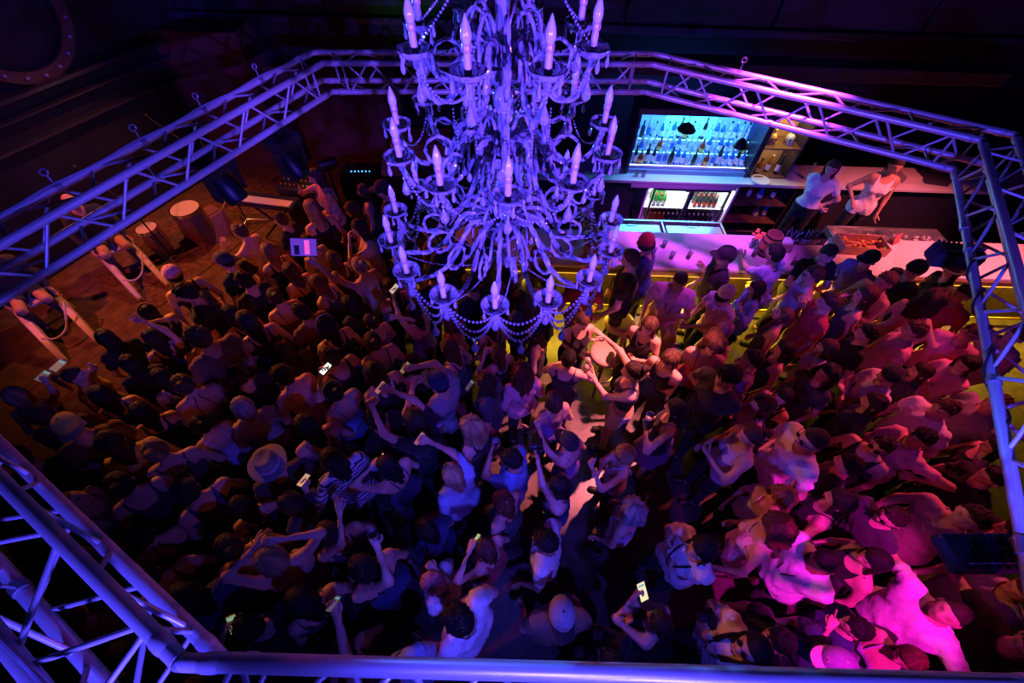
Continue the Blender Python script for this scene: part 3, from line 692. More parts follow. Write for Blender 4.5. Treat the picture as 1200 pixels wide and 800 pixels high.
# ------------------------------------------------------------------ things on the bar counter
CT = 1.106
def barrel(loc, label, sc=1.0):
    r = empty('barrel', loc, 0, label, 'barrel'); r.scale = (sc, sc, sc)
    pf = lambda z: 0.105 + 0.03 * math.sin(math.pi * z / 0.36)
    for i in range(14):
        a = i * 2 * math.pi / 14; b = MB(); rg = []
        for z in np.linspace(0, 0.36, 7):
            q = pf(z); h = math.pi / 14 * 0.97
            rg.append([(q * math.cos(a - h), q * math.sin(a - h), z), (q * math.cos(a + h), q * math.sin(a + h), z), ((q - 0.015) * math.cos(a + h), (q - 0.015) * math.sin(a + h), z), ((q - 0.015) * math.cos(a - h), (q - 0.015) * math.sin(a - h), z)])
        b.rings(rg).build('stave', mat('barrel_oak', (0.30, 0.15, 0.07), 0.5, noise=0.35, nscale=14), r, smooth=30)
    for z in (0.03, 0.11, 0.25, 0.33): MB().lathe([(pf(z) + 0.001, z - 0.012), (pf(z) + 0.004, z - 0.012), (pf(z) + 0.004, z + 0.012), (pf(z) + 0.001, z + 0.012)], n=28).build('hoop', M_blackmetal, r)
    MB().lathe([(0.001, 0.335), (0.095, 0.335), (0.095, 0.345), (0.001, 0.345)], n=24).build('lid', mat('barrel_lid', (0.16, 0.07, 0.05), 0.5), r)
    return r
pb = at(896, 300, CT); barrel((pb.x, pb.y + 0.05, CT), 'small oak barrel on the counter behind the blue-shirted man', 0.95)
pb = at(693, 300, CT); barrel((pb.x, pb.y + 0.02, CT), 'small oak barrel on the counter beside yellow flowers', 0.95)
def flowers(loc, col, label, n=26, w=0.10):
    r = empty('flower_pot', loc, 0, label, 'flowers')
    MB().lathe([(0.03, 0), (0.045, 0.12), (0.05, 0.12), (0.05, 0.13), (0.035, 0.13), (0.03, 0.02)], n=14).build('vase', M_cry2, r)
    for i in range(n):
        a = random.uniform(0, 6.28); q = w * math.sqrt(random.random()); z = 0.2 + 0.06 * random.random()
        b = MB(); c = np.array((q * math.cos(a), q * math.sin(a), z))
        for k in range(5):
            t = k * 1.2566
            b.ball(c + 0.014 * np.array((math.cos(t), math.sin(t), 0.2)), 0.011, 6, 4, (1, 1, 0.6))
        h = b.build('flower', mat('petal_%s' % label[:6], col, 0.6), r, smooth=60)
        MB().tube([(0, 0, 0.1), c * 0.6 + (0, 0, 0.06), c], 0.003, 5).build('stem', mat('stem_green', (0.06, 0.2, 0.05), 0.6), h)
    return r
pb = at(680, 278, CT); flowers((pb.x, pb.y, CT), (0.85, 0.5, 0.05), 'yellow flowers in a glass vase on the counter')
pb = at(880, 290, CT); flowers((pb.x, pb.y, CT), (0.85, 0.3, 0.08), 'orange flowers in a glass vase beside the oak barrel', 18, 0.08)
# bar caddies with writing
cd = at(941, 290, CT)
rt = empty('bar_caddy', (cd.x, 4.80, CT), 0, 'black bar caddy holding straws and napkins with white lettering', 'caddy')
b = MB(); b.box((0, 0, 0.01), (0.62, 0.16, 0.02)); b.box((0, -0.075, 0.06), (0.62, 0.012, 0.12)); b.box((0, 0.075, 0.06), (0.62, 0.012, 0.12)); b.box((-0.305, 0, 0.06), (0.012, 0.14, 0.12)); b.box((0.305, 0, 0.06), (0.012, 0.14, 0.12)); b.box((0.1, 0, 0.06), (0.01, 0.14, 0.12)); b.box((-0.1, 0, 0.06), (0.01, 0.14, 0.12))
b.build('tray', M_gloss, rt, smooth=0, bevel=0.003)
for i in range(16):
    x = random.uniform(-0.27, 0.27); o = MB().tube([(x, random.uniform(-0.04, 0.04), 0.03), (x + random.uniform(-0.06, 0.06), random.uniform(-0.06, 0.06), 0.2)], 0.004, 6).build('straw', random.choice([M_blackmetal, M_white, mat('straw_purple', (0.5, 0.3, 0.6), 0.5)]), rt)
def text(txt, loc, size, m, rot, name, parent=None, label=None):
    cu = bpy.data.curves.new(name, 'FONT'); cu.body = txt; cu.size = size; cu.extrude = 0.001; cu.align_x = 'CENTER'; cu.align_y = 'CENTER'
    o = bpy.data.objects.new(name, cu); COL.objects.link(o)
    dg = bpy.context.evaluated_depsgraph_get(); me = bpy.data.meshes.new_from_object(o.evaluated_get(dg)); bpy.data.objects.remove(o)
    me.materials.clear(); me.materials.append(m)
    o = bpy.data.objects.new(name, me); COL.objects.link(o); o.location = loc; o.rotation_euler = rot
    if parent: o.parent = parent
    return o
text("Tito's  Handmade", (0.0, -0.083, 0.078), 0.062, M_white, (R(90), 0, 0), 'lettering', rt)
text('PREMIUM', (0.07, -0.083, 0.03), 0.058, M_white, (R(90), 0, 0), 'lettering', rt)
pb = at(915, 292, CT); o = MB().box((0, 0, 0.07), (0.17, 0.15, 0.14)).build('napkin_box', mat('box_wood', (0.32, 0.2, 0.12), 0.5), smooth=0, bevel=0.004); o.location = (pb.x, pb.y, CT); tag(o, 'wooden napkin box with a white stack on the counter beside the barrel', 'box')
MB().box((0, 0, 0.15), (0.13, 0.12, 0.04)).build('napkin_stack', M_white, o, smooth=0, bevel=0.004)
# fruit tray
pb = at(1007, 294, CT); rt = empty('garnish_tray', (pb.x, pb.y + 0.05, CT), R(-3), 'wooden garnish tray with cut fruit standing on the counter', 'tray')
b = MB(); b.box((0, 0, 0.01), (0.62, 0.3, 0.02))
for c, d in (((0, -0.145, 0.07), (0.62, 0.015, 0.13)), ((0, 0.145, 0.07), (0.62, 0.015, 0.13)), ((-0.303, 0, 0.07), (0.015, 0.28, 0.13)), ((0.303, 0, 0.07), (0.015, 0.28, 0.13))): b.box(c, d)
b.build('tray', mat('tray_wood', (0.35, 0.17, 0.11), 0.5, noise=0.2), rt, smooth=0, bevel=0.004)
for i in range(24):
    c = (random.uniform(-0.27, 0.27), random.uniform(-0.11, 0.11), 0.06 + random.random() * 0.05)
    MB().ball(c, random.uniform(0.022, 0.032), 8, 6, (1, 0.7, 0.7)).build('fruit_slice', random.choice([mat('lime', (0.25, 0.4, 0.05), 0.4), mat('orange_fruit', (0.8, 0.35, 0.05), 0.4), mat('cherry', (0.4, 0.02, 0.03), 0.3)]), rt, smooth=60)
# standing card, paper, pen
pb = at(1047, 285, CT); o = MB().box((0, 0, 0.075), (0.13, 0.006, 0.15), rotm('X', R(-20))).box((0, 0.045, 0.07), (0.13, 0.006, 0.15), rotm('X', R(20))).build('menu_card', mat('menu_card', (0.45, 0.10, 0.12), 0.5), smooth=0); o.location = (pb.x, pb.y, CT + 0.005); o.rotation_euler = (0, 0, R(25)); tag(o, 'folded red menu card standing on the pink-lit counter', 'card')
pb = at(1058, 305, CT); o = MB().box((0, 0, 0.002), (0.2, 0.26, 0.004)).build('paper_sheet', mat('receipt', (0.7, 0.62, 0.6), 0.8), smooth=0); o.location = (pb.x, pb.y, CT); o.rotation_euler = (0, 0, R(-30)); tag(o, 'loose paper receipt lying on the pink-lit counter', 'paper')
pb = at(950, 297, CT); o = MB().box((0, 0, 0.002), (0.2, 0.16, 0.004)).build('paper_sheet', mat('receipt', (0.7, 0.62, 0.6), 0.8), smooth=0); o.location = (pb.x, pb.y - 0.02, CT); tag(o, 'pale paper mat in front of the lettered caddy', 'paper')
# drinks
M_drink = mat('drink_glass', (0.92, 0.92, 0.95), 0.05, trans=0.85)
def tumbler(loc, label, group=None, liquid=(0.35, 0.08, 0.05), straw=True, sc=1.0, tilt=None):
    r = empty('drink_glass', loc, 0, label, 'glass', group); r.scale = (sc, sc, sc)
    MB().lathe([(0.026, 0), (0.034, 0.11), (0.0325, 0.11), (0.025, 0.006)], n=16).build('tumbler', M_drink, r)
    MB().lathe([(0.001, 0.008), (0.0245, 0.008), (0.029, 0.065), (0.001, 0.066)], n=14).build('drink', mat('drink_%.2f%.2f' % liquid[:2], liquid, 0.1, trans=0.3), r)
    if straw: MB().tube([(0.01, 0, 0.02), (-0.035, 0.01, 0.2)], 0.003, 6).build('straw', M_blackmetal, r)
    if tilt is not None: r.rotation_euler = tilt
    return r
for (x, y, lab, lq, st) in ((806, 303, 'dark red drink with a black straw on the purple counter', (0.35, 0.05, 0.04), True), (786, 303, 'clear short tumbler on the purple counter beside the red drink', (0.7, 0.7, 0.7), False), (777, 290, 'clear tumbler towards the back of the purple counter', (0.7, 0.7, 0.7), False), (765, 298, 'clear tumbler on the counter beside the red cap', (0.7, 0.6, 0.7), False), (882, 300, 'dark drink on the counter between black cap and barrel', (0.2, 0.04, 0.03), True), (928, 310, 'bottle-green drink on the counter beside the dark-haired man', (0.05, 0.2, 0.08), True)):
    q = at(x, y, CT); tumbler((q.x, q.y, CT), lab, None, lq, st)
# bar stools
def stool(loc, rz, label, h=0.76, seat_c=None):
    r = empty('bar_stool', loc, rz, label, 'stool')
    MB().lathe([(0.001, h - 0.10), (0.18, h - 0.095), (0.20, h - 0.07), (0.205, h - 0.03), (0.19, h - 0.005), (0.15, h), (0.001, h)], n=28).build('seat', mat('tan_leather', (0.62, 0.42, 0.30), 0.4, bump=0.1, bscale=120), r, smooth=60)
    for i in range(4):
        a = R(45 + 90 * i); MB().tube([(0.13 * math.cos(a), 0.13 * math.sin(a), h - 0.09), (0.21 * math.cos(a), 0.21 * math.sin(a), 0.0)], [0.02, 0.016], 8).build('leg', M_barwood, r)
    MB().tube([(0.178 * math.cos(t), 0.178 * math.sin(t), 0.3) for t in np.arange(20) * math.pi / 10], 0.010, 8, closed=True).build('foot_ring', M_steel, r)
    return r
q = at(724, 380, 0.76); stool((q.x + 0.04, q.y + 0.06, 0), 0.2, 'round tan leather bar stool tucked behind the dancers')
q = at(711, 412, 0.76); stool((q.x, q.y, 0), 0.5, 'round tan leather bar stool between the dancing women')
q = at(790, 372, 0.72); stool((q.x, q.y + 0.18, 0), 0.1, 'bar stool under the seated man in the pale pink shirt', 0.66)
q = at(1030, 368, 0.76); stool((q.x, q.y, 0), 0.1, 'bar stool half hidden between guests under the counter')
# ------------------------------------------------------------------ people
def v3(*a): return np.array(a, float)
def unit(a): a = np.asarray(a, float); return a / (np.linalg.norm(a) + 1e-9)
def surface_nets(fn, lo, hi, h):
    ax = [np.arange(lo[i], hi[i] + h, h) for i in range(3)]
    G = np.stack(np.meshgrid(*ax, indexing='ij'), -1); sh = G.shape[:3]
    D = fn(G.reshape(-1, 3)).reshape(sh)
    s = D < 0
    nx, ny, nz = sh; cn = (nx - 1, ny - 1, nz - 1)
    acc = np.zeros(cn + (3,)); cnt = np.zeros(cn)
    for axn in range(3):
        o = [0, 1, 2]; o.remove(axn)
        A = [slice(None)] * 3; B = [slice(None)] * 3; A[axn] = slice(0, -1); B[axn] = slice(1, None)
        da = D[tuple(A)]; db = D[tuple(B)]; cr = (da < 0) != (db < 0)
        t = np.where(cr, da / np.where(cr, da - db, 1), 0)
        P = G[tuple(A)].copy(); P[..., axn] += t * h
        for i in (0, 1):
            for j in (0, 1):
                sl = [slice(None)] * 3
                sl[o[0]] = slice(0, -1) if i == 0 else slice(1, None); sl[o[1]] = slice(0, -1) if j == 0 else slice(1, None)
                m = cr[tuple(sl)]; acc += np.where(m[..., None], P[tuple(sl)], 0); cnt += m
    act = cnt > 0; idx = -np.ones(cn, int); idx[act] = np.arange(act.sum())
    V = acc[act] / cnt[act][:, None]; Q = []
    for axn in range(3):
        o = [(axn + 1) % 3, (axn + 2) % 3]
        A = [slice(None)] * 3; B = [slice(None)] * 3; A[axn] = slice(0, -1); B[axn] = slice(1, None)
        a = s[tuple(A)]; b = s[tuple(B)]
        I = np.argwhere(a != b)
        I = I[(I[:, o[0]] > 0) & (I[:, o[1]] > 0) & (I[:, o[0]] < cn[o[0]]) & (I[:, o[1]] < cn[o[1]])]
        if not len(I): continue
        fl = a[tuple(I.T)]
        e0 = np.zeros(3, int); e0[o[0]] = 1; e1 = np.zeros(3, int); e1[o[1]] = 1
        q = np.stack([idx[tuple((I - e0 - e1).T)], idx[tuple((I - e1).T)], idx[tuple(I.T)], idx[tuple((I - e0).T)]], 1)
        q[~fl] = q[~fl][:, ::-1]; Q.append(q)
    return V, np.concatenate(Q)
def tris(Q): return np.concatenate([Q[:, [0, 1, 2]], Q[:, [0, 2, 3]]])
def vnormals(V, T):
    n = np.cross(V[T[:, 1]] - V[T[:, 0]], V[T[:, 2]] - V[T[:, 0]]); N = np.zeros_like(V)
    for k in range(3): np.add.at(N, T[:, k], n)
    return N / (np.linalg.norm(N, axis=1, keepdims=True) + 1e-12)
def clip_mesh(V, T, g, extra):
    """part of a triangle mesh where g > 0, cut cleanly along g = 0; extra is interpolated too"""
    s = g[T] > 0; c = s.sum(1); outT = [T[c == 3]]; nv = [V]; ne = [extra]; base = len(V)
    for want in (1, 2):
        M = c == want
        if not M.any(): continue
        t = T[M]; ss = s[M]; lone = np.argmax(ss if want == 1 else ~ss, axis=1); r = np.arange(len(t))
        a, b, d = t[r, lone], t[r, (lone + 1) % 3], t[r, (lone + 2) % 3]
        f1 = (g[a] / (g[a] - g[b]))[:, None]; f2 = (g[a] / (g[a] - g[d]))[:, None]
        p1 = V[a] + (V[b] - V[a]) * f1; p2 = V[a] + (V[d] - V[a]) * f2
        e1 = extra[a] + (extra[b] - extra[a]) * f1; e2 = extra[a] + (extra[d] - extra[a]) * f2
        i1 = base + np.arange(len(t)); i2 = i1 + len(t); base += 2 * len(t)
        nv += [p1, p2]; ne += [e1, e2]
        if want == 1: outT.append(np.stack([a, i1, i2], 1))
        else: outT += [np.stack([i1, b, d], 1), np.stack([i1, d, i2], 1)]
    V = np.concatenate(nv); E_ = np.concatenate(ne); T = np.concatenate(outT)
    if not len(T): return V[:0], E_[:0], T
    u, inv = np.unique(T.ravel(), return_inverse=True)
    return V[u], E_[u], inv.reshape(T.shape)
def capd(P, a, b, ra, rb, fl=None):
    d = b - a; L = d @ d + 1e-12; w = P - a; t = np.clip(w @ d / L, 0, 1); q = w - t[:, None] * d
    if fl is not None:
        n, k = fl; c = q @ n; q = q + np.outer(c * (1.0 / k - 1), n)
    return np.linalg.norm(q, axis=1) - (ra + (rb - ra) * t), t
def smin(a, b, k):
    h = np.clip(0.5 + 0.5 * (b - a) / k, 0, 1); return b * (1 - h) + a * h - k * h * (1 - h)
def rx(a): c, s = math.cos(a), math.sin(a); return np.array([[1, 0, 0], [0, c, -s], [0, s, c]])
def ry(a): c, s = math.cos(a), math.sin(a); return np.array([[c, 0, s], [0, 1, 0], [-s, 0, c]])
def rz_(a): c, s = math.cos(a), math.sin(a); return np.array([[c, -s, 0], [s, c, 0], [0, 0, 1]])
# ---- head template: y forward, z up, centre of the skull at the origin
def head_template(sex):
    nu, nv = 30, 22; V = []; C = []
    for j in range(nv + 1):
        ph = math.pi * j / nv
        for i in range(nu):
            th = 2 * math.pi * i / nu     # 0 = right (+x), 90 = front (+y)
            d = np.array([math.sin(ph) * math.cos(th), math.sin(ph) * math.sin(th), math.cos(ph)])
            x, y, z = d * (0.076, 0.097, 0.115)
            if z < 0:                      # jaw narrows, chin forward, nape in
                k = min(1, -z / 0.115); x *= 1 - 0.30 * k ** 1.5; y = y * (1 - (0.10 if y > 0 else 0.45) * k) + 0.012 * k
            front = max(0, d[1]) ** 2
            az = math.atan2(x, max(y, 1e-4))
            g = lambda cx, cz, sx, sz: math.exp(-((x - cx) / sx) ** 2 - ((z - cz) / sz) ** 2) * (1 if y > 0.03 else 0)
            y += 0.024 * g(0, -0.028, 0.011, 0.018) + 0.012 * g(0, -0.008, 0.009, 0.022) + 0.006 * g(0, -0.040, 0.016, 0.008)
            y -= 0.010 * (g(0.031, -0.002, 0.017, 0.011) + g(-0.031, -0.002, 0.017, 0.011))
            y += 0.004 * g(0, 0.018, 0.05, 0.010) + 0.005 * g(0, -0.062, 0.020, 0.007) + 0.006 * g(0, -0.095, 0.025, 0.014)
            y -= 0.004 * g(0, -0.066, 0.024, 0.003)
            V.append((x, y, z))
            c = np.ones(3)
            eye = g(0.031, -0.003, 0.012, 0.006) + g(-0.031, -0.003, 0.012, 0.006)
            brow = g(0.032, 0.017, 0.019, 0.005) + g(-0.032, 0.017, 0.019, 0.005)
            lip = g(0, -0.064, 0.019, 0.008)
            c *= 1 - 0.8 * min(1, eye) - 0.6 * min(1, brow)
            c = c * (1 - lip) + np.array([0.85, 0.42, 0.42] if sex == 'f' else [0.8, 0.6, 0.58]) * lip
            C.append(c)
    V = np.array(V); C = np.clip(np.array(C), 0.05, 1)
    Q = np.array([(j * nu + i, (j + 1) * nu + i, (j + 1) * nu + (i + 1) % nu, j * nu + (i + 1) % nu) for j in range(nv) for i in range(nu)])
    T = tris(Q)
    for sx in (-1, 1):                     # ears: flattened ovals standing off the skull
        b = MB().ball((0, 0, 0), 1, 8, 6); E_ = np.concatenate(b.v) * (0.010, 0.018, 0.030) @ rz_(sx * 0.5).T @ rx(-0.2).T + (sx * 0.079, -0.008, -0.012)
        n0 = len(V); V = np.vstack([V, E_]); C = np.vstack([C, np.ones((len(E_), 3)) * 0.92])
        T = np.vstack([T, np.array([t for f in b.f for t in ([(f[0], f[1], f[2]), (f[0], f[2], f[3])] if len(f) == 4 else [(f[0], f[k], f[k + 1]) for k in range(1, len(f) - 1)])]) + n0])
    return V, C, T
HEADS = {'m': head_template('m'), 'f': head_template('f')}
# ---- hand template: wrist at origin, fingers along +z, palm faces -y, thumb on +x
def mb_tris(b):
    V = np.concatenate(b.v); T = []
    for f in b.f:
        for k in range(1, len(f) - 1): T.append((f[0], f[k], f[k + 1]))
    return V, np.array(T)
def hand_template(pose):
    b = MB(); th = np.arange(10) * 2 * math.pi / 10
    rg = []
    for z, w, t in ((-0.03, 0.026, 0.020), (0.0, 0.027, 0.018), (0.03, 0.035, 0.016), (0.06, 0.041, 0.0145), (0.085, 0.041, 0.0125), (0.096, 0.037, 0.008)):
        rg.append(np.stack([w * np.sign(np.cos(th)) * np.abs(np.cos(th)) ** 0.8, t * np.sin(th), np.full(10, z)], 1))
    b.rings(rg)
    curl = {'open': (0.10, 0.14, 0.10), 'relax': (0.45, 0.5, 0.3), 'grip': (0.85, 0.9, 0.5), 'fist': (1.3, 1.4, 0.8), 'peace': (0.05, 0.05, 0.05), 'point': (0.08, 0.08, 0.05)}[pose]
    for i, (x, L, r) in enumerate(((0.029, 0.072, 0.0088), (0.010, 0.080, 0.0090), (-0.010, 0.074, 0.0086), (-0.029, 0.057, 0.0078))):
        cu = curl
        if pose == 'peace' and i > 1: cu = (1.4, 1.5, 0.8)
        if pose == 'point' and i > 0: cu = (1.3, 1.4, 0.8)
        sp = {'open': 0.16, 'relax': 0.05, 'grip': 0.04, 'fist': 0.0, 'peace': 0.18, 'point': 0.02}[pose] * (1.5 - i)
        p = np.array([x * 0.95, 0, 0.082]); pts = [p]; a = 0.0
        for k, fr in enumerate((0.45, 0.30, 0.25)):
            a += cu[k] * (1 + 0.08 * i)
            d = np.array([math.sin(sp) * math.cos(a), -math.sin(a), math.cos(a) * math.cos(sp)])
            pts.append(pts[-1] + d * L * fr * 0.5); pts.append(pts[-1] + d * L * fr * 0.5)
        b.tube(pts, [r * 1.05, r, r * 1.04, r * 0.95, r * 0.97, r * 0.9, r * 0.62], 7)
    tc = {'open': 0.0, 'relax': 0.35, 'grip': 0.75, 'fist': 1.0, 'peace': 0.9, 'point': 0.8}[pose]
    p = np.array([0.024, -0.004, 0.022]); d0 = np.array([0.72, -0.30 - 0.4 * tc, 0.62]); pts = [p]
    for k, l in enumerate((0.038, 0.030, 0.024)):
        d = unit(d0 + np.array([-0.55, -0.25, 0.45]) * k * (0.35 + tc * 0.6)); pts.append(pts[-1] + d * l * 0.5); pts.append(pts[-1] + d * l * 0.5)
    b.tube(pts, [0.014, 0.0125, 0.0115, 0.0108, 0.0105, 0.0095, 0.0062], 7)
    return mb_tris(b)
HANDS = {k: hand_template(k) for k in ('open', 'relax', 'grip', 'fist', 'peace', 'point')}
# ---- hair, in head coordinates
def sstep(a, b, x): t = np.clip((x - a) / (b - a), 0, 1); return t * t * (3 - 2 * t)
def hair_mesh(kind, seed, L=None):
    rnd = np.random.RandomState(seed)
    nu = 48
    phi = np.arange(nu) * 2 * math.pi / nu            # 0 = front (+y), clockwise to +x
    a = np.minimum(phi, 2 * math.pi - phi)             # |azimuth| from the front
    adeg = np.degrees(a)
    long_ = kind in ('long', 'wavy', 'curly', 'bob')
    side = 96 if not long_ else 92; back = 128 if not long_ else 100
    thm = np.radians(np.interp(adeg, [0, 35, 60, 80, 100, 130, 180], [64, 65, 73, 86 if not long_ else 97, side, back - 6, back]))
    th_ = {'buzz': 0.006, 'short': 0.017, 'bun': 0.013, 'pony': 0.013, 'long': 0.020, 'wavy': 0.026, 'curly': 0.050, 'bob': 0.026}[kind]
    nr = 12; rows = []; cols = []
    strand = np.repeat(rnd.uniform(0.55, 1.35, nu // 2), 2); rid = rnd.uniform(-1, 1, nu) * 0.5 + np.sin(phi * 14 + rnd.rand() * 6) * 0.5
    ridge = {'buzz': 0.001, 'short': 0.0045, 'bun': 0.003, 'pony': 0.003, 'long': 0.005, 'wavy': 0.007, 'curly': 0.010, 'bob': 0.005}[kind]
    part = rnd.choice([-1, 1]) * 0.02
    P = None
    for j in range(nr + 1):
        v = j / nr; t = thm * v
        r = np.stack([np.sin(t) * np.sin(phi), np.sin(t) * np.cos(phi), np.cos(t)], 1)
        thick = th_ * (0.75 + 0.25 * math.sin(math.pi * min(1, v * 1.1)))
        if kind == 'short': thick = thick * (0.6 + 0.4 * (1 - sstep(0.5, 1.0, v)))
        if j == nr and not long_: thick = -0.004
        off = thick + ridge * rid * (0.3 + v) + (0.003 if kind != 'buzz' else 0.0008) * rnd.uniform(-1, 1, nu) * (j > 0)
        if kind == 'curly': off = off + 0.012 * np.sin(phi * 9 + j * 1.9 + seed) * np.sin(j * 1.3 + phi * 4)
        P = r * (np.array([0.076, 0.097, 0.115]) + off[:, None] if isinstance(off, np.ndarray) else 0)
        if kind in ('long', 'wavy', 'bob', 'pony', 'bun') and v > 0: P[:, 2] -= 0.006 * np.exp(-((P[:, 0] - part) / 0.006) ** 2) * (P[:, 1] > -0.03)
        rows.append(P); cols.append(strand * (0.9 + 0.2 * rnd.rand()))
    if long_:
        if L is None: L = {'long': 0.34, 'wavy': 0.32, 'curly': 0.20, 'bob': 0.13}[kind]
        w = sstep(62, 95, adeg); ln = L * w * (0.86 + 0.14 * rnd.rand(nu)); P0 = P.copy(); ne = 11
        rad = np.stack([np.sin(phi), np.cos(phi), 0 * phi], 1)
        for j in range(1, ne + 1):
            t = j / ne; Pn = P0.copy(); Pn[:, 2] -= ln * t
            out = -0.012 * math.sin(math.pi * min(1, t * 2.2)) + 0.004 * t
            if kind == 'wavy': out = out + 0.010 * np.sin(t * 12 + rid * 2.5)
            if kind == 'curly': out = 0.02 * math.sin(math.pi * t) + 0.014 * np.sin(phi * 8 + j * 2.1) * math.cos(j * 1.7)
            if kind == 'bob': out = 0.006 * math.sin(3 * t) - 0.02 * t * t
            Pn += rad * ((out + ridge * rid * 1.2) * w)[:, None]
            Pn[:, 1] -= 0.018 * t * w * (L / 0.34)              # lies back over the shoulders
            Pn[:, 1] *= 1 - 0.10 * t
            Pn[:, 0] *= 1 - (0.22 if kind in ('long', 'wavy') else 0.05) * t * w
            if kind == 'wavy': Pn[:, 0] += 0.008 * np.sin(t * 10 + phi * 3) * w
            rows.append(Pn); cols.append(strand * (0.85 + 0.35 * t * rnd.rand()))
        e = rows[-1] * 1.0; c0 = np.array([0, e[:, 1].min() * 0.55, 0])
        e2 = e.copy(); e2[:, :2] = c0[:2] + (e[:, :2] - c0[:2]) * (1 - 0.6 * w)[:, None]; e2[:, 2] -= 0.035 * w
        rows.append(e2); cols.append(strand)
    V = np.concatenate(rows); m = len(rows); cl = np.concatenate([np.broadcast_to(c, (nu,)) for c in cols])
    Q = np.array([(j * nu + i, j * nu + (i + 1) % nu, (j + 1) * nu + (i + 1) % nu, (j + 1) * nu + i) for j in range(m - 1) for i in range(nu)])
    T = tris(Q)
    def attach(b):
        nonlocal V, T, cl
        v, t = mb_tris(b); T = np.vstack([T, t + len(V)]); V = np.vstack([V, v]); cl = np.r_[cl, np.tile(rnd.uniform(0.6, 1.3, 7), len(v))[:len(v)]]
    if kind == 'bun':
        c = np.array([rnd.uniform(-0.02, 0.02), -0.085, 0.085]); b = MB()
        for k in range(3):
            q = np.arange(14) * 2 * math.pi / 14; r0 = 0.030 - 0.009 * k
            nrm = unit(c); e1 = unit(np.cross(nrm, (1, 0, 0))); e2 = np.cross(nrm, e1)
            b.tube([c + nrm * (0.012 + 0.012 * k) + r0 * (math.cos(x) * e1 + math.sin(x) * e2) for x in q], 0.016, 6, closed=True)
        b.ball(c + unit(c) * 0.028, 0.022, 8, 5); attach(b)
    if kind == 'pony':
        for k in range(5):
            o = rnd.uniform(-0.012, 0.012, 3)
            P_ = catmull(np.array([(0, -0.09, 0.06), (0, -0.135, 0.07), (0, -0.165, 0.02), (0, -0.165, -0.08), (0, -0.15, -0.20)]) + o * np.array([[0], [1], [1.5], [2], [2.2]]), 3)
            attach(MB().tube(P_, np.interp(np.linspace(0, 1, len(P_)), [0, 0.3, 1], [0.015, 0.022, 0.004]), 7))
    if kind in ('short', 'buzz') and kind == 'short':
        b = MB()
        for k in range(46):      # tufts along the crown
            t = rnd.uniform(0, 1.15); p_ = rnd.uniform(0, 6.28); d = np.array([math.sin(t) * math.sin(p_), math.sin(t) * math.cos(p_), math.cos(t)])
            c = d * (0.089, 0.110, 0.128); e = unit(np.cross(d, rnd.uniform(-1, 1, 3)))
            b.tube([c - e * 0.024 - d * 0.008, c + d * 0.005, c + e * 0.024 - d * 0.006], [0.003, 0.011, 0.003], 5)
        attach(b)
    return V, T, np.clip(cl, 0.35, 1.6)[:, None] * np.ones(3)
HAIRC = {'black': (0.012, 0.010, 0.010), 'dark': (0.035, 0.02, 0.014), 'brown': (0.09, 0.045, 0.025), 'light': (0.22, 0.12, 0.06), 'blonde': (0.42, 0.28, 0.14), 'red': (0.13, 0.045, 0.025), 'grey': (0.34, 0.30, 0.30), 'pink': (0.45, 0.20, 0.22)}
SKINC = {'fair': (0.66, 0.40, 0.29), 'tan': (0.50, 0.28, 0.18), 'brown': (0.26, 0.13, 0.08), 'dark': (0.11, 0.055, 0.035)}
CLOTH = {'black': (0.012, 0.012, 0.014), 'char': (0.05, 0.05, 0.055), 'grey': (0.28, 0.27, 0.28), 'white': (0.80, 0.79, 0.78), 'cream': (0.70, 0.62, 0.48), 'navy': (0.03, 0.045, 0.13), 'blue': (0.16, 0.27, 0.55), 'denim': (0.30, 0.42, 0.62), 'pink': (0.75, 0.35, 0.42), 'red': (0.50, 0.05, 0.06), 'yellow': (0.70, 0.50, 0.08), 'purple': (0.28, 0.12, 0.40), 'brown': (0.20, 0.11, 0.07), 'lav': (0.55, 0.45, 0.70), 'teal': (0.05, 0.25, 0.28), 'tan': (0.5, 0.35, 0.25)}
def skin_mat(k): return mat('skin_' + k, SKINC[k], 0.45, vcol=True, spec=0.4)
def hair_mat(k): return mat('hair_' + k, HAIRC[k], 0.5, vcol=True, spec=0.35, bump=0.5, bscale=140)
def cloth_mat(k):
    if k == 'plaid': return pattern_mat('cloth_plaid', (0.35, 0.10, 0.22), (0.10, 0.07, 0.22), 'check', 34)
    if k == 'stripe': return pattern_mat('cloth_stripe', (0.55, 0.5, 0.6), (0.06, 0.05, 0.08), 'stripe', 9)
    if k == 'dots': return pattern_mat('cloth_dots', (0.35, 0.10, 0.18), (0.75, 0.5, 0.6), 'dots', 42)
    if k == 'lace': return pattern_mat('cloth_lace', (0.10, 0.07, 0.09), (0.45, 0.36, 0.36), 'dots', 60)
    return mat('cloth_' + k, CLOTH[k], 0.85, noise=0.12, nscale=40, bump=0.45, bscale=16, sheen=0.1)
PC = {'n': 0}; GRIPS = []; OPENW = []
def ik(Sh, H, l1, l2, pole):
    d = H - Sh; D = np.linalg.norm(d)
    mx = (l1 + l2) * 0.985
    if D > mx: H = Sh + d * mx / D; D = mx
    mn = abs(l1 - l2) + 0.06
    if D < mn: H = Sh + unit(d) * mn; D = mn
    u = unit(H - Sh); c = (l1 * l1 + D * D - l2 * l2) / (2 * l1 * D); c = max(-1, min(1, c))
    p = pole - u * (pole @ u); p = unit(p)
    return Sh + u * (l1 * c) + p * (l1 * math.sqrt(max(0, 1 - c * c))), H
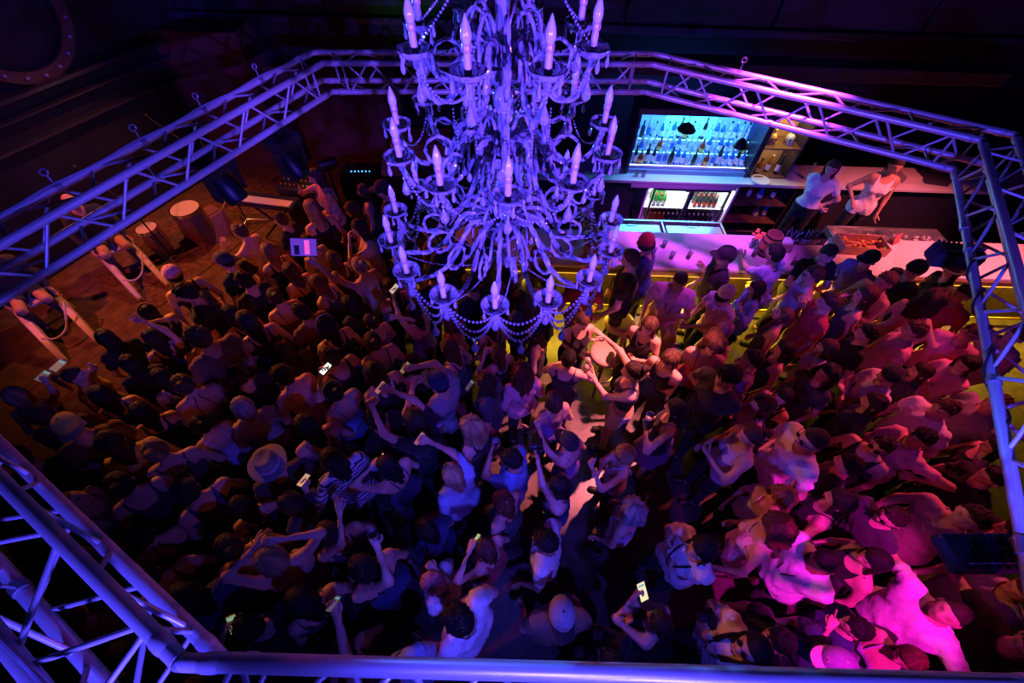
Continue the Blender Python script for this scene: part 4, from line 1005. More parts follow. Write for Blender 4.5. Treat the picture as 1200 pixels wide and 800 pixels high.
def person(px, py, face, hair, hc, top, tc, label, sex='f', h=None, arms=(None, None), hands=('relax', 'relax'), lean=0.06, hy=0.0, hp=0.0, skin='fair', bottom='jeans', bc='black', base=0.0, sit=None, build=1.0, hat=None, cat='person', group=None, hl=None, extra=(), hem=-0.10, hpos=None):
    """px,py: pixel of the head centre in the 1200x800 frame; face: heading in degrees (0 = +x, 90 = away from camera)
    arms: (left, right) each None, 'hip', 'fold', or (px, py, z) the wrist"""
    PC['n'] += 1; seed = PC['n']; rnd = random.Random(seed * 13 + 5)
    if h is None: h = (1.68 if sex == 'f' else 1.78) + rnd.uniform(-0.05, 0.04)
    s = h / 1.75; fem = sex == 'f'
    wb = build * (0.92 if fem else 1.0)
    pelz = 0.95 * s if sit is None else sit + 0.10
    Rl = rx(-lean)
    pel = v3(0, 0, pelz)
    tp = lambda x, y, z: pel + Rl @ (v3(x, y, z) * s)
    neckb = tp(0, -0.012, 0.52); Rh = rx(-lean * 0.5)
    headc = neckb + Rh @ (v3(0, 0.022, 0.150) * s)
    # world placement
    hw = np.array(at(px, py, base + headc[2])) if hpos is None else np.array(hpos, float)
    Rw = rz_(R(face - 90))
    root_xy = hw[:2] - (Rw @ headc)[:2]
    root = v3(root_xy[0], root_xy[1], base)
    toloc = lambda W_: Rw.T @ (np.asarray(W_, float) - root)
    prims = []   # (tag, a, b, ra, rb, flat)
    fy = Rl @ v3(0, 1, 0)
    def add(tagn, a, b, ra, rb, fl=None): prims.append((tagn, np.asarray(a, float), np.asarray(b, float), ra * s, rb * s, (fy, fl) if fl else None))
    add('T', tp(-0.065 * wb, -0.01, 0.0), tp(0.065 * wb, -0.01, 0.0), 0.118 * build, 0.118 * build, 0.92)
    add('T', tp(0, 0, 0.02), tp(0, 0.0, 0.20), 0.135 * wb * (1.12 if build > 1.1 else 1), 0.128 * wb * (1.15 if build > 1.1 else 1), 0.80 if build <= 1.1 else 1.0)
    add('T', tp(0, 0, 0.20), tp(0, 0.0, 0.34), 0.128 * wb, 0.150 * wb, 0.74)
    add('T', tp(-0.085 * wb, -0.005, 0.36), tp(0.085 * wb, -0.005, 0.36), 0.100 * wb, 0.100 * wb, 0.98)
    shw = (0.160 if fem else 0.182) * (0.5 + 0.5 * build)
    SH = [tp(-shw, -0.012, 0.455), tp(shw, -0.012, 0.455)]
    add('T', tp(-shw * 0.8, -0.012, 0.452), tp(shw * 0.8, -0.012, 0.452), 0.058, 0.058)
    add('T', tp(-0.03, -0.02, 0.50), tp(-shw * 0.85, -0.015, 0.462), 0.045, 0.040); add('T', tp(0.03, -0.02, 0.50), tp(shw * 0.85, -0.015, 0.462), 0.045, 0.040)
    if fem:
        add('T', tp(-0.062, 0.075, 0.31), tp(-0.060, 0.07, 0.32), 0.058, 0.05); add('T', tp(0.062, 0.075, 0.31), tp(0.060, 0.07, 0.32), 0.058, 0.05)
    nr_ = 0.046 if fem else 0.056
    add('N', tp(0, -0.015, 0.48), headc + Rh @ (v3(0, -0.022, -0.05) * s), nr_ * 1.08, nr_)
    # arms
    l1, l2 = 0.285 * s, 0.255 * s; W = []
    for i, sg in ((0, -1), (1, 1)):
        t = arms[i]; S0 = SH[i]
        if t is None: H = S0 + v3(sg * rnd.uniform(0.04, 0.09), rnd.uniform(0.05, 0.16), -0.49) * s; pole = v3(sg * 0.5, -1, 0)
        elif t == 'hip': H = tp(sg * 0.17, 0.06, 0.06); pole = v3(sg * 1, -0.6, 0)
        elif t == 'fold': H = tp(-sg * 0.03, 0.20, 0.22); pole = v3(sg * 1, 0, -0.8)
        elif t == 'chest': H = tp(sg * 0.05, 0.24, 0.30); pole = v3(sg * 0.8, -0.1, -1)
        elif t == 'up': H = S0 + v3(sg * 0.10, 0.10, 0.48) * s; pole = v3(sg, 0.1, 0)
        elif t == 'face': H = headc + Rh @ (v3(sg * 0.09, 0.17, -0.06) * s); pole = v3(sg, 0, -1)
        else: H = toloc(at(t[0], t[1], t[2])); pole = v3(sg * 0.9, -0.35, -0.8)
        E_, H = ik(S0, H, l1, l2, pole)
        f = 0.88 if fem else 1.0
        add('A%d' % i, S0, E_, 0.052 * f * (0.6 + 0.4 * build), 0.041 * f); add('B%d' % i, E_, H, 0.041 * f, 0.0265 * f)
        W.append((S0, E_, H))
    # legs
    for i, sg in ((0, -1), (1, 1)):
        st = rnd.uniform(-0.05, 0.05)
        if sit is None: hip, kn, an = v3(sg * 0.085 * wb, 0, 0.90) * s, v3(sg * 0.10, 0.02 + st, 0.49) * s, v3(sg * 0.11, -0.02 + st, 0.085) * s
        else: hip, kn, an = v3(sg * 0.09 * s, 0, pelz - 0.03), v3(sg * 0.14 * s, 0.42 * s, pelz - 0.02), v3(sg * 0.15 * s, 0.34 * s, max(0.085, pelz - 0.45 * s))
        add('L%d' % i, hip, kn, 0.086 * build, 0.058); add('K%d' % i, kn, an, 0.058, 0.038)
        add('F%d' % i, an + v3(0, -0.03, -0.045) * s, an + v3(sg * 0.02, 0.15, -0.052) * s, 0.037, 0.032)
    def dist(P):
        D = None
        for tg, a, b, ra, rb, fl in prims:
            d, _ = capd(P, a, b, ra, rb, fl); D = d if D is None else smin(D, d, 0.03 * s)
        return D
    A = np.array([p_[k] for p_ in prims for k in (1, 2)]); lo = A.min(0) - 0.19; hi = A.max(0) + 0.19; lo[2] = max(lo[2], -0.02)
    V, Q = surface_nets(dist, lo, hi, 0.0295)
    T = tris(Q); N = vnormals(V, T)
    # per-vertex region distances
    dm = {}
    for tg, a, b, ra, rb, fl in prims:
        d, t = capd(V, a, b, ra, rb, fl)
        k = tg
        if True: dm[k] = (np.minimum(d, dm[k][0]), t) if k in dm else (d, t)
    dT = dm['T'][0]; dN = dm['N'][0]
    arm_d = []; arm_s = []
    for i in (0, 1):
        da, ta = dm['A%d' % i]; db, tb = dm['B%d' % i]
        arm_d.append(np.minimum(da, db)); arm_s.append(np.where(da < db, ta * l1, l1 + tb * l2) / s)
    q = (V - pel) @ Rl / s; x, y, z = q.T; r = np.hypot(x, y + 0.015)
    front = np.clip((y - 0.02) / 0.1, 0, 1); backw = np.clip((-y - 0.02) / 0.1, 0, 1)
    isarm = [(arm_d[i] < dT) & (arm_s[i] > 0.05) for i in (0, 1)]
    armany = isarm[0] | isarm[1]; sarm = np.where(isarm[0], arm_s[0], arm_s[1]); dA = np.minimum(arm_d[0], arm_d[1])
    legs_d = np.minimum(np.minimum(dm['L0'][0], dm['K0'][0]), np.minimum(dm['L1'][0], dm['K1'][0]))
    ext = np.concatenate([N], 1)
    pv = np.linalg.norm  # noqa
    rootE = empty('person', tuple(root), R(face - 90), label, cat, group)
    hm = HEADS[sex]
    Rhd = Rh @ rz_(R(-hy)) @ rx(R(hp))
    hs = s * (0.97 if fem else 1.02)
    tohead = lambda P: headc + (P * hs) @ Rhd.T
    BV = [V]; BT = [T]; BC = [np.ones((len(V), 3))]; n0 = len(V)
    BV.append(tohead(hm[0])); BT.append(hm[2] + n0); BC.append(hm[1]); n0 += len(hm[0])
    hinfo = []
    for i, sg in ((0, -1), (1, 1)):
        S0, E_, H = W[i]; hv, ht = HANDS[hands[i]]
        zd = unit(H - E_); xh = v3(-sg, 0, 0)
        if arms[i] is not None and not isinstance(arms[i], str): xh = v3(-sg, 0.2, 0.3)
        if arms[i] is None: xh = v3(0, 1, 0)
        zq = zd; xq = unit(xh - zq * (xh @ zq)); yq = np.cross(zq, xq)
        Fm = np.stack([xq, yq, zq], 1)
        hv = hv * (v3(1, 1, 1) if True else 1) * (0.9 if fem else 1.0) * s
        if not (sg < 0 and arms[i] is not None) and arms[i] is not None: pass
        P = H + hv @ Fm.T
        BV.append(P); BT.append(ht + n0); BC.append(np.ones((len(P), 3))); n0 += len(P)
        g = H + Fm @ (v3(0.01, -0.035, 0.085) * s)
        hinfo.append((root + Rw @ g, Rw @ Fm))
        if hands[i] == 'grip': GRIPS.append(root + Rw @ g)
    mesh_obj('body', np.concatenate(BV), np.concatenate(BT), skin_mat(skin), rootE, 180, np.concatenate(BC))
    def garment(name, g, off, m, flare=0.0, wr=0.004):
        gv, gn, gt = clip_mesh(V, T, g, N)
        if not len(gt): return None
        ql = (gv - pel) @ Rl / s
        w_ = wr * (np.sin(ql[:, 2] * 46 + 5 * np.sin(ql[:, 0] * 19 + seed) + ql[:, 1] * 23) + 0.7 * np.sin(ql[:, 0] * 57 + ql[:, 2] * 31 + seed * 1.7))
        o_ = off + w_ + flare * np.clip((0.18 - ql[:, 2]) / 0.28, 0, 1)
        return mesh_obj(name, gv + gn * o_[:, None], gt, m, rootE, 180)
    neck_t = np.maximum(0.455 - 0.05 * front - z, r - 0.072)
    def torso_g(neck, hem): return np.minimum(neck, z - hem)
    tm = cloth_mat(tc)
    if top in ('tee', 'polo', 'long', 'jacket'):
        cut = {'tee': 0.17, 'polo': 0.18, 'long': 0.50, 'jacket': 0.50}[top]
        g = np.where(armany, cut - sarm, torso_g(neck_t, hem)); g = np.where((dN < dT - 0.004) & (z > 0.47), -0.02, g)
        g = np.where((legs_d < dT - 0.02) & (z < -0.06), np.minimum(g, z + 0.11), g)
        garment('shirt', g, 0.013, tm, 0.012, 0.0062)
        if top == 'polo':
            c = [tp(0.066 * math.cos(a), -0.014 + 0.062 * math.sin(a), 0.492 - 0.035 * max(0, math.sin(a))) for a in np.arange(16) * math.pi / 8]
            MB().tube(c, 0.012 * s, 6, closed=True).build('collar', tm, rootE)
    elif top in ('tank', 'crop', 'dress', 'strap', 'halter'):
        if top in ('strap', 'halter'): nk = np.maximum(0.345 - 0.07 * backw - z, -1)
        else: nk = np.maximum(0.385 - 0.03 * front - z, np.minimum(r - 0.098, 0.122 * (0.9 if fem else 1) - np.abs(x)))
        hem = {'tank': -0.10, 'crop': 0.13, 'dress': -0.09, 'strap': -0.08, 'halter': -0.08}[top]
        g = torso_g(nk, hem); g = np.minimum(g, (dA - dT) * 2 + np.where(z < 0.30, 0.02, 0.035))
        g = np.where((dN < dT - 0.004) & (z > 0.47), -0.02, g)
        garment('top', g, 0.009, tm, 0.006 if top != 'crop' else 0, 0.003)
        if top in ('strap', 'halter'):
            for sg in (-1, 1):
                if top == 'strap': Pp = [(sg * 0.065, 0.118, 0.30), (sg * 0.080, 0.088, 0.43), (sg * 0.088, 0.02, 0.512), (sg * 0.085, -0.06, 0.505), (sg * 0.075, -0.108, 0.42), (sg * 0.06, -0.122, 0.27)]
                else: Pp = [(sg * 0.065, 0.118, 0.30), (sg * 0.065, 0.085, 0.44), (sg * 0.060, 0.0, 0.53), (sg * 0.02, -0.075, 0.525), (sg * 0.05, -0.10, 0.45), (sg * 0.08, -0.122, 0.27)]
                MB().tube(catmull([tp(*p_) for p_ in Pp], 4), 0.0065 * s, 5).build('strap', tm, rootE)
    # bottoms
    bm = cloth_mat(bc)
    if bottom == 'skirt' or top == 'dress':
        rg = []; nn_ = 32
        hemz = -0.40
        for k in range(6):
            t = k / 5; zz = 0.06 + (hemz - 0.06) * t; th2 = np.arange(nn_) * 2 * math.pi / nn_
            pl = 1 + 0.06 * t * np.sin(th2 * 9 + seed)
            rxx = (0.145 + 0.085 * t ** 0.7) * wb * build; ryy = (0.122 + 0.085 * t ** 0.7) * build
            rg.append(np.stack([rxx * pl * np.cos(th2), ryy * pl * np.sin(th2) - 0.01, np.full(nn_, zz)], 1) * s + pel)
        MB().rings(rg, cap=True).build('skirt', tm if top == 'dress' else bm, rootE, smooth=60)
    else:
        legt = np.where(dm['K0'][0] < dm['L0'][0], 1 + dm['K0'][1], dm['L0'][1]); legt1 = np.where(dm['K1'][0] < dm['L1'][0], 1 + dm['K1'][1], dm['L1'][1])
        lt = np.where(np.minimum(dm['L0'][0], dm['K0'][0]) < np.minimum(dm['L1'][0], dm['K1'][0]), legt, legt1)
        islow = (legs_d < dT) & (z < 0.02) & (dA > np.minimum(legs_d, dT) + 0.0)
        cut = 1.93 if bottom == 'jeans' else (0.55 if bottom == 'shorts' else 1.0)
        low = np.minimum(np.where(islow, (cut - lt) * 0.4, 0.05), 0.05 - z)
        g = np.minimum(low, (dA - np.minimum(dT, legs_d)) * 2 + 0.03); g = np.where(np.minimum(dm['F0'][0], dm['F1'][0]) < legs_d - 0.003, -0.02, g)
        garment('trousers' if bottom == 'jeans' else 'shorts', g, 0.007, bm, 0.0, 0.003)
    for i in (0, 1):
        g = np.where((dm['F%d' % i][0] < legs_d + 0.01) & (dm['F%d' % i][0] < dm['F%d' % (1 - i)][0]), 0.02, -0.02) * 1.0
        garment('shoe', g, 0.008, mat('shoe_leather', (0.03, 0.028, 0.028), 0.4), 0, 0)
    # hair and hats
    def hobj(name, Vh, Th, m, col=None, par=None, sm=60): return mesh_obj(name, tohead(Vh), Th, m, par or rootE, sm, col)
    if hair != 'bald':
        Vh, Th, Ch = hair_mesh(hair, seed, hl)
        if hat: Vh = Vh * np.where(Vh[:, 2:3] > 0.02, 0.93, 1.0)
        hobj('hair', Vh, Th, hair_mat(hc), Ch, None, 180)
    if hat:
        kind, c1, c2, hyaw = (tuple(hat) + (0,))[:4]
        Rc = rz_(R(-hyaw))
        if kind == 'cap':
            rg = []; nn_ = 24; th2 = np.arange(nn_) * 2 * math.pi / nn_
            for k in range(9):
                t = math.pi / 2 * k / 8; rr = math.cos(t)
                seam = 1 - 0.012 * (np.arange(nn_) % 4 == 0)
                rg.append(np.stack([0.094 * rr ** 0.8 * np.cos(th2) * seam, 0.116 * rr ** 0.8 * np.sin(th2) * seam, np.full(nn_, 0.028 + 0.108 * math.sin(t))], 1) if k < 8 else np.stack([0.004 * np.cos(th2), 0.004 * np.sin(th2), np.full(nn_, 0.137)], 1))
            b = MB().rings(rg); v, t_ = mb_tris(b); cp = hobj('cap', v @ Rc.T, t_, cloth_mat(c1), None, None, 50)
            up, dn = [], []
            for k in range(13):
                a = math.pi * (0.06 + 0.88 * k / 12); o = (0.098 * math.cos(a), 0.106 * math.sin(a) * 0.98); w2 = math.sin(a) ** 0.6
                i_ = (0.088 * math.cos(a), 0.104 * math.sin(a)); e = (0.092 * math.cos(a) * 1.0, 0.108 * math.sin(a) + 0.075 * w2)
                zc = 0.040 - 0.018 * abs(math.cos(a)) ** 2
                up.append([(i_[0], i_[1], zc + 0.003), (e[0], e[1], zc - 0.010), (e[0], e[1], zc - 0.014), (i_[0], i_[1], zc - 0.003)])
            v, t_ = mb_tris(MB().rings(up)); hobj('brim', v @ Rc.T, t_, cloth_mat(c2), None, cp, 40)
            v, t_ = mb_tris(MB().ball((0, 0, 0.138), 0.009, 8, 5, (1, 1, 0.6))); hobj('button', v @ Rc.T, t_, cloth_mat(c2), None, cp)
            if len(hat) > 4:      # emblem on the front panel
                b = MB()
                for k in range(7):
                    a = k * 0.9; b.ball((0.016 * math.cos(a) * (1 - k * 0.08), 0.103 - 0.003 * abs(math.cos(a)), 0.083 + 0.014 * math.sin(a)), 0.0055, 6, 4)
                v, t_ = mb_tris(b); hobj('emblem', v @ Rc.T, t_, cloth_mat(hat[4]), None, cp)
        elif kind == 'beanie':
            b = MB().rings([np.stack([(0.092 * rr) * np.cos(np.arange(24) * math.pi / 12) * (1 - 0.025 * (np.arange(24) % 2)), (0.113 * rr) * np.sin(np.arange(24) * math.pi / 12) * (1 - 0.025 * (np.arange(24) % 2)), np.full(24, zz)], 1) for rr, zz in ((1.0, 0.015), (1.06, 0.02), (1.06, 0.05), (1.0, 0.055), (0.97, 0.08), (0.82, 0.112), (0.55, 0.134), (0.2, 0.145), (0.02, 0.147))])
            v, t_ = mb_tris(b); hobj('beanie', v @ Rc.T, t_, cloth_mat(c1), None, None, 70)
        elif kind == 'fedora':
            el = lambda a, b_, zz: np.stack([a * np.cos(np.arange(32) * math.pi / 16), b_ * np.sin(np.arange(32) * math.pi / 16), zz + 0.012 * np.cos(np.arange(32) * math.pi / 8) * (a > 0.12)], 1)
            b = MB().rings([el(0.088, 0.108, 0.035), el(0.150, 0.172, 0.038), el(0.152, 0.174, 0.042), el(0.094, 0.114, 0.044), el(0.090, 0.110, 0.09), el(0.082, 0.10, 0.135), el(0.06, 0.08, 0.148), el(0.03, 0.045, 0.138), el(0.004, 0.006, 0.132)])
            v, t_ = mb_tris(b); cp = hobj('fedora', v @ Rc.T, t_, cloth_mat(c1), None, None, 50)
            b = MB().rings([el(0.0955, 0.1155, 0.045), el(0.0945, 0.1145, 0.075), el(0.088, 0.108, 0.075), el(0.088, 0.108, 0.045)], closed=True)
            v, t_ = mb_tris(b); hobj('hat_band', v @ Rc.T, t_, cloth_mat(c2), None, cp)
    for ex in extra:
        if ex in ('shades', 'glasses'):      # worn on the face or pushed up on the head
            Rg = np.eye(3) if ex == 'glasses' else rx(R(52))
            b = MB()
            for sg in (-1, 1):
                b.ball((sg * 0.033, 0.098, 0.0), 0.024, 10, 6, (1.0, 0.22, 0.85)); b.tube([(sg * 0.055, 0.093, 0.004), (sg * 0.084, 0.05, 0.006), (sg * 0.086, -0.01, 0.0)], 0.0028, 5)
            b.tube([(-0.012, 0.104, 0.003), (0.012, 0.104, 0.003)], 0.003, 5)
            v, t_ = mb_tris(b); v = v @ Rg.T + (v3(0, 0, 0) if ex == 'glasses' else v3(0, 0.014, 0.03)); hobj('sunglasses', v, t_, mat('dark_lens', (0.01, 0.01, 0.012), 0.08), None)
        elif ex == 'band':
            th2 = np.radians(np.linspace(-100, 100, 21)); v, t_ = mb_tris(MB().tube(np.stack([0.099 * np.sin(th2), 0.02 + 0.0 * th2, 0.137 * np.cos(th2)], 1) * (1.0), 0.007, 6)); hobj('headband', v, t_, cloth_mat(extra[-1]), None)
        elif ex == 'clip':
            b = MB()
            for k in range(5): b.ball((-0.035 + 0.014 * k, -0.075 + 0.012 * k, 0.118), 0.007, 6, 4)
            v, t_ = mb_tris(b); hobj('hair_clip', v, t_, mat('gold_clip', (0.8, 0.6, 0.2), 0.25, 0.9), None)
        elif ex == 'lanyard':
            MB().tube(catmull([tp(-0.06, -0.05, 0.515), tp(-0.075, 0.06, 0.47), tp(-0.04, 0.145, 0.33), tp(0, 0.155, 0.22), tp(0.04, 0.145, 0.33), tp(0.075, 0.06, 0.47), tp(0.06, -0.05, 0.515)], 5), 0.006, 5).build('lanyard', cloth_mat('black'), rootE)
        elif ex == 'chain':
            MB().tube(catmull([tp(-0.05, -0.06, 0.52), tp(-0.07, 0.04, 0.485), tp(-0.03, 0.12, 0.40), tp(0.03, 0.12, 0.40), tp(0.07, 0.04, 0.485), tp(0.05, -0.06, 0.52)], 5), 0.006, 5).build('necklace', mat('silver_chain', (0.8, 0.7, 0.75), 0.3, 0.9), rootE)
        elif ex == 'print':
            b = MB()
            for k in range(9): b.box(tp(-0.09 + 0.02 * k, -0.128, 0.36 - 0.03 * k), (0.012, 0.012, 0.10), Rl)
            b.build('shirt_print', cloth_mat('pink'), rootE, smooth=0)
        elif ex == 'band_wrist':
            S0, E_, H = W[0]; d = unit(H - E_); MB().tube([H - d * 0.03, H - d * 0.012], 0.031, 10).build('wristband', M_white, rootE)
    return dict(root=rootE, hands=hinfo)
# ------------------------------------------------------------------ things held in hands
def place(o, hand, off=(0, 0, 0), rot=None):
    loc, Fm = hand; M_ = Fm if rot is None else Fm @ rot
    o.matrix_world = Matrix([[*M_[i], float(loc[i] + (Fm @ np.array(off))[i])] for i in range(3)] + [[0, 0, 0, 1]])
    return o
def phone(loc, Rm, label, scr=(0.5, 0.35, 0.9), estr=0.6, case=(0.02, 0.02, 0.025)):
    r = empty('phone', (0, 0, 0), 0, label, 'phone')
    MB().box((0, 0, 0), (0.072, 0.009, 0.145)).build('phone_case', mat('case_%.2f%.2f' % (case[0], case[1]), case, 0.3), r, smooth=0, bevel=0.004)
    m = mat('screen_%.2f%.2f%.2f_%.1f' % (*scr, estr), (0.02, 0.02, 0.02), 0.1, emit=scr, estr=estr)
    sc_ = MB().box((0, -0.0052, 0), (0.064, 0.001, 0.132)).build('screen', m, r, smooth=0)
    MB().box((0, -0.0060, 0.045), (0.05, 0.0006, 0.012)).build('screen_bar', mat('screen_bar', (0.02, 0.02, 0.02), 0.2, emit=(0.1, 0.4, 0.45), estr=estr * 0.5), sc_, smooth=0)
    r.matrix_world = Matrix([[*Rm[i], float(loc[i])] for i in range(3)] + [[0, 0, 0, 1]])
    return r
def look_frame(normal, up=(0, 0, 1)):
    """columns x, y, z with -y along the given normal"""
    y = -unit(normal); z = np.asarray(up, float); z = unit(z - y * (z @ y)); x = np.cross(y, z)
    return np.stack([x, y, z], 1)
# ------------------------------------------------------------------ stage gear and hanging fixtures
M_w2 = mat('white_lacquer', (0.80, 0.72, 0.68), 0.35)
def rail_chair(px, py, ang, label, sc=1.0):
    """low white chair: curved seat shell on two long slanting rails, with a looped tube between them"""
    q = at(px, py, ST + 0.35); r = empty('stage_chair', (q.x, q.y, ST + 0.012), R(ang), label, 'chair'); r.scale = (sc, sc, sc)
    for sg in (-1, 1):
        rg = []
        for x, z, w in ((-0.30, 0.46, 0.05), (0.0, 0.36, 0.055), (0.35, 0.22, 0.05), (0.66, 0.10, 0.04), (0.72, 0.03, 0.03)):
            rg.append([(x, sg * 0.22 - w, z - 0.03), (x, sg * 0.22 + w, z - 0.03), (x, sg * 0.22 + w * 0.7, z + 0.03), (x, sg * 0.22 - w * 0.7, z + 0.03)])
        MB().rings(rg).build('rail', M_w2, r, smooth=40)
        MB().tube([(-0.26, sg * 0.22, 0.44), (-0.30, sg * 0.24, 0.0)], 0.02, 8).build('leg', M_w2, r)
    rg = []
    for x, z, w in ((-0.42, 0.66, 0.12), (-0.43, 0.58, 0.18), (-0.38, 0.50, 0.20), (-0.25, 0.46, 0.20), (-0.10, 0.45, 0.17)):
        th = np.linspace(-1, 1, 9); top = [(x - 0.05 * t * t * 0, w * t, z + 0.05 * t * t) for t in th]; bot = [(a, b, c - 0.03) for a, b, c in top[::-1]]
        rg.append(top + bot)
    MB().rings(rg).build('seat_shell', M_w2, r, smooth=50)
    MB().tube(catmull([(0.36, -0.22, 0.25), (0.44, -0.1, 0.20), (0.40, 0.06, 0.24), (0.30, 0.20, 0.40), (0.16, 0.26, 0.46), (0.10, 0.20, 0.40)], 4), 0.014, 8).build('tube_loop', M_w2, r, smooth=60)
    return r
CHAIRS = [rail_chair(143, 300, -40, 'white shell chair with long slanting rails beside the microphone stand', 0.86), rail_chair(50, 364, -38, 'white shell chair with long slanting rails on the darker stage end', 0.9)]
for ch, ang, hr_, lab in ((CHAIRS[1], -38, 'short', 'seated musician in dark clothes on the chair at the darker stage end'), (CHAIRS[0], -40, 'bald', 'seated musician in dark clothes beside the microphone stand')):
    c = np.array(ch.location) + np.array((-0.26 * math.cos(R(ang)), -0.26 * math.sin(R(ang)), 0)) * ch.scale[0]
    person(0, 0, ang, hr_, 'dark', 'long', 'char', lab, sex='m', base=ST + 0.012, sit=0.40, h=1.7, hpos=(c[0], c[1], 0), bc='char', lean=0.25)
def mic_stand(px, py, lean, label):
    q = at(px, py, ST + 0.02); r = empty('microphone_stand', (q.x, q.y, ST + 0.012), 0, label, 'stand')
    for k in range(3):
        a = k * 2.094 + 0.4; MB().tube([(0, 0, 0.10), (0.28 * math.cos(a), 0.28 * math.sin(a), 0.01)], 0.010, 8).build('leg', M_chrome, r)
    MB().tube([(0, 0, 0.08), (0, 0, 1.05)], 0.011, 8).build('pole', M_blackmetal, r)
    e = np.array([lean[0], lean[1], 1.45]); MB().tube([(0, 0, 1.02), e], 0.008, 8).build('boom', M_blackmetal, r)
    MB().ball(e, 0.03, 10, 7, (1, 1, 1.3)).build('microphone', M_blackmetal, r)
mic_stand(205, 305, (-0.45, 0.15), 'boom microphone stand with chrome legs on the stage')
mic_stand(292, 262, (-0.3, 0.4), 'tall microphone stand before the red return wall')
mic_stand(268, 240, (-0.5, 0.1), 'microphone stand beside the keyboard')
# congas and wedge
def drum(px, py, label, r0=0.16, h=0.6, col=(0.75, 0.55, 0.4), tilt=0.0, rz=0):
    q = at(px, py, ST + h); r = empty('drum', (q.x, q.y, ST + 0.012), rz, label, 'drum'); r.rotation_euler = (tilt, 0, rz)
    MB().lathe([(r0 * 0.75, 0), (r0 * 1.05, h * 0.5), (r0, h)], n=24).build('shell', mat('drum_shell', (0.22, 0.10, 0.06), 0.35), r)
    MB().lathe([(0.001, h), (r0 * 0.96, h), (r0 * 0.98, h + 0.006), (0.001, h + 0.008)], n=24).build('drum_head', mat('drum_skin', (0.8, 0.66, 0.5), 0.5), r)
    MB().lathe([(r0 * 1.02, h - 0.04), (r0 * 1.05, h - 0.04), (r0 * 1.05, h + 0.012), (r0 * 1.02, h + 0.012)], n=24, closed=True).build('rim', M_chrome, r)
    for k in range(6): a = k * 1.047; MB().tube([(r0 * 1.06 * math.cos(a), r0 * 1.06 * math.sin(a), h - 0.02), (r0 * 1.06 * math.cos(a), r0 * 1.06 * math.sin(a), h * 0.5)], 0.006, 6).build('tension_rod', M_chrome, r)
drum(217, 245, 'conga drum with amber-lit skin beside the red wedge', 0.20, 0.62)
drum(172, 268, 'small drum behind the white stage chair', 0.14, 0.5)
q = at(245, 268, ST + 0.1); o = MB().prism([(-0.28, 0), (0.28, 0), (0.16, 0.34), (-0.20, 0.30)], -0.3, 0.3, rotm('X', R(90))).build('wedge_monitor', mat('wedge_red', (0.35, 0.13, 0.12), 0.6, noise=0.2), smooth=0, bevel=0.01); o.location = (q.x, q.y, ST + 0.012); o.rotation_euler = (0, 0, R(-30)); tag(o, 'reddish wedge monitor box with plain top on the stage', 'speaker')
MB().box((-0.02, 0, 0.33), (0.3, 0.5, 0.01), rotm('Y', R(-7))).build('grille', mat('grille', (0.3, 0.12, 0.12), 0.7), o, smooth=0)
# keyboard and mixer
q = at(312, 236, ST + 0.75); r = empty('keyboard', (q.x, q.y, ST + 0.012), R(-8), 'black stage keyboard on crossed legs behind the crowd', 'keyboard')
MB().box((0, 0, 0.74), (0.95, 0.26, 0.08)).build('case', M_gloss, r, smooth=0, bevel=0.008)
for k in range(28): MB().box((-0.42 + k * 0.031, -0.05, 0.785), (0.028, 0.14, 0.012)).build('key', M_white, r, smooth=0)
for sg in (-1, 1): MB().tube([(sg * 0.35, 0, 0.70), (-sg * 0.35, 0, 0.012)], 0.015, 8).build('leg', M_blackmetal, r)
q = at(335, 228, ST + 0.85); r = empty('mixing_desk', (q.x + 0.1, q.y + 0.35, ST + 0.012), R(-8), 'small mixing desk with lit buttons near the raised hand', 'mixer')
MB().box((0, 0, 0.38), (0.6, 0.4, 0.76)).build('stand', M_black, r, smooth=0, bevel=0.01); MB().box((0, 0, 0.80), (0.62, 0.42, 0.08), rotm('X', R(8))).build('desk_panel', M_gloss, r, smooth=0, bevel=0.006)
for k in range(24): MB().lathe([(0.012, 0), (0.010, 0.02), (0.001, 0.021)], (-0.25 + 0.07 * (k % 8), -0.12 + 0.11 * (k // 8), 0.835 + 0.014 * (k // 8)), 8).build('knob', random.choice([mat('knob_red', (0.6, 0.1, 0.05), 0.4), mat('knob_amber', (0.7, 0.4, 0.1), 0.4), M_white]), r)
# DJ laptop desk further back
q = at(440, 212, 0.95); r = empty('equipment_desk', (q.x, q.y + 0.35, 0), R(4), 'dark equipment desk with tiny blue lights behind the crowd', 'desk')
MB().box((0, 0, 0.46), (1.3, 0.5, 0.92)).build('desk_body', M_black, r, smooth=0, bevel=0.01)
MB().box((0.3, 0.0, 0.98), (0.5, 0.35, 0.12), rotm('X', R(12))).build('deck', mat('deck_tan', (0.25, 0.17, 0.10), 0.5), r, smooth=0, bevel=0.008)
MB().box((-0.3, 0.0, 0.95), (0.4, 0.3, 0.06)).build('laptop', M_gloss, r, smooth=0, bevel=0.004)
for k in range(6): MB().ball((-0.45 + 0.06 * k, -0.12, 0.985), 0.010, 6, 4).build('indicator', mat('led_blue', (0.1, 0.4, 1), 0.3, emit=(0.05, 0.45, 1.0), estr=4), r)
bbox('side_cabinet', (-1.75, 7.35, 0.55), (1.0, 0.6, 1.1), mat('ochre_cabinet', (0.30, 0.17, 0.07), 0.6, noise=0.2), None, 0.01); tag(bpy.data.objects['side_cabinet'], 'ochre wooden side cabinet against the back wall', 'cabinet')
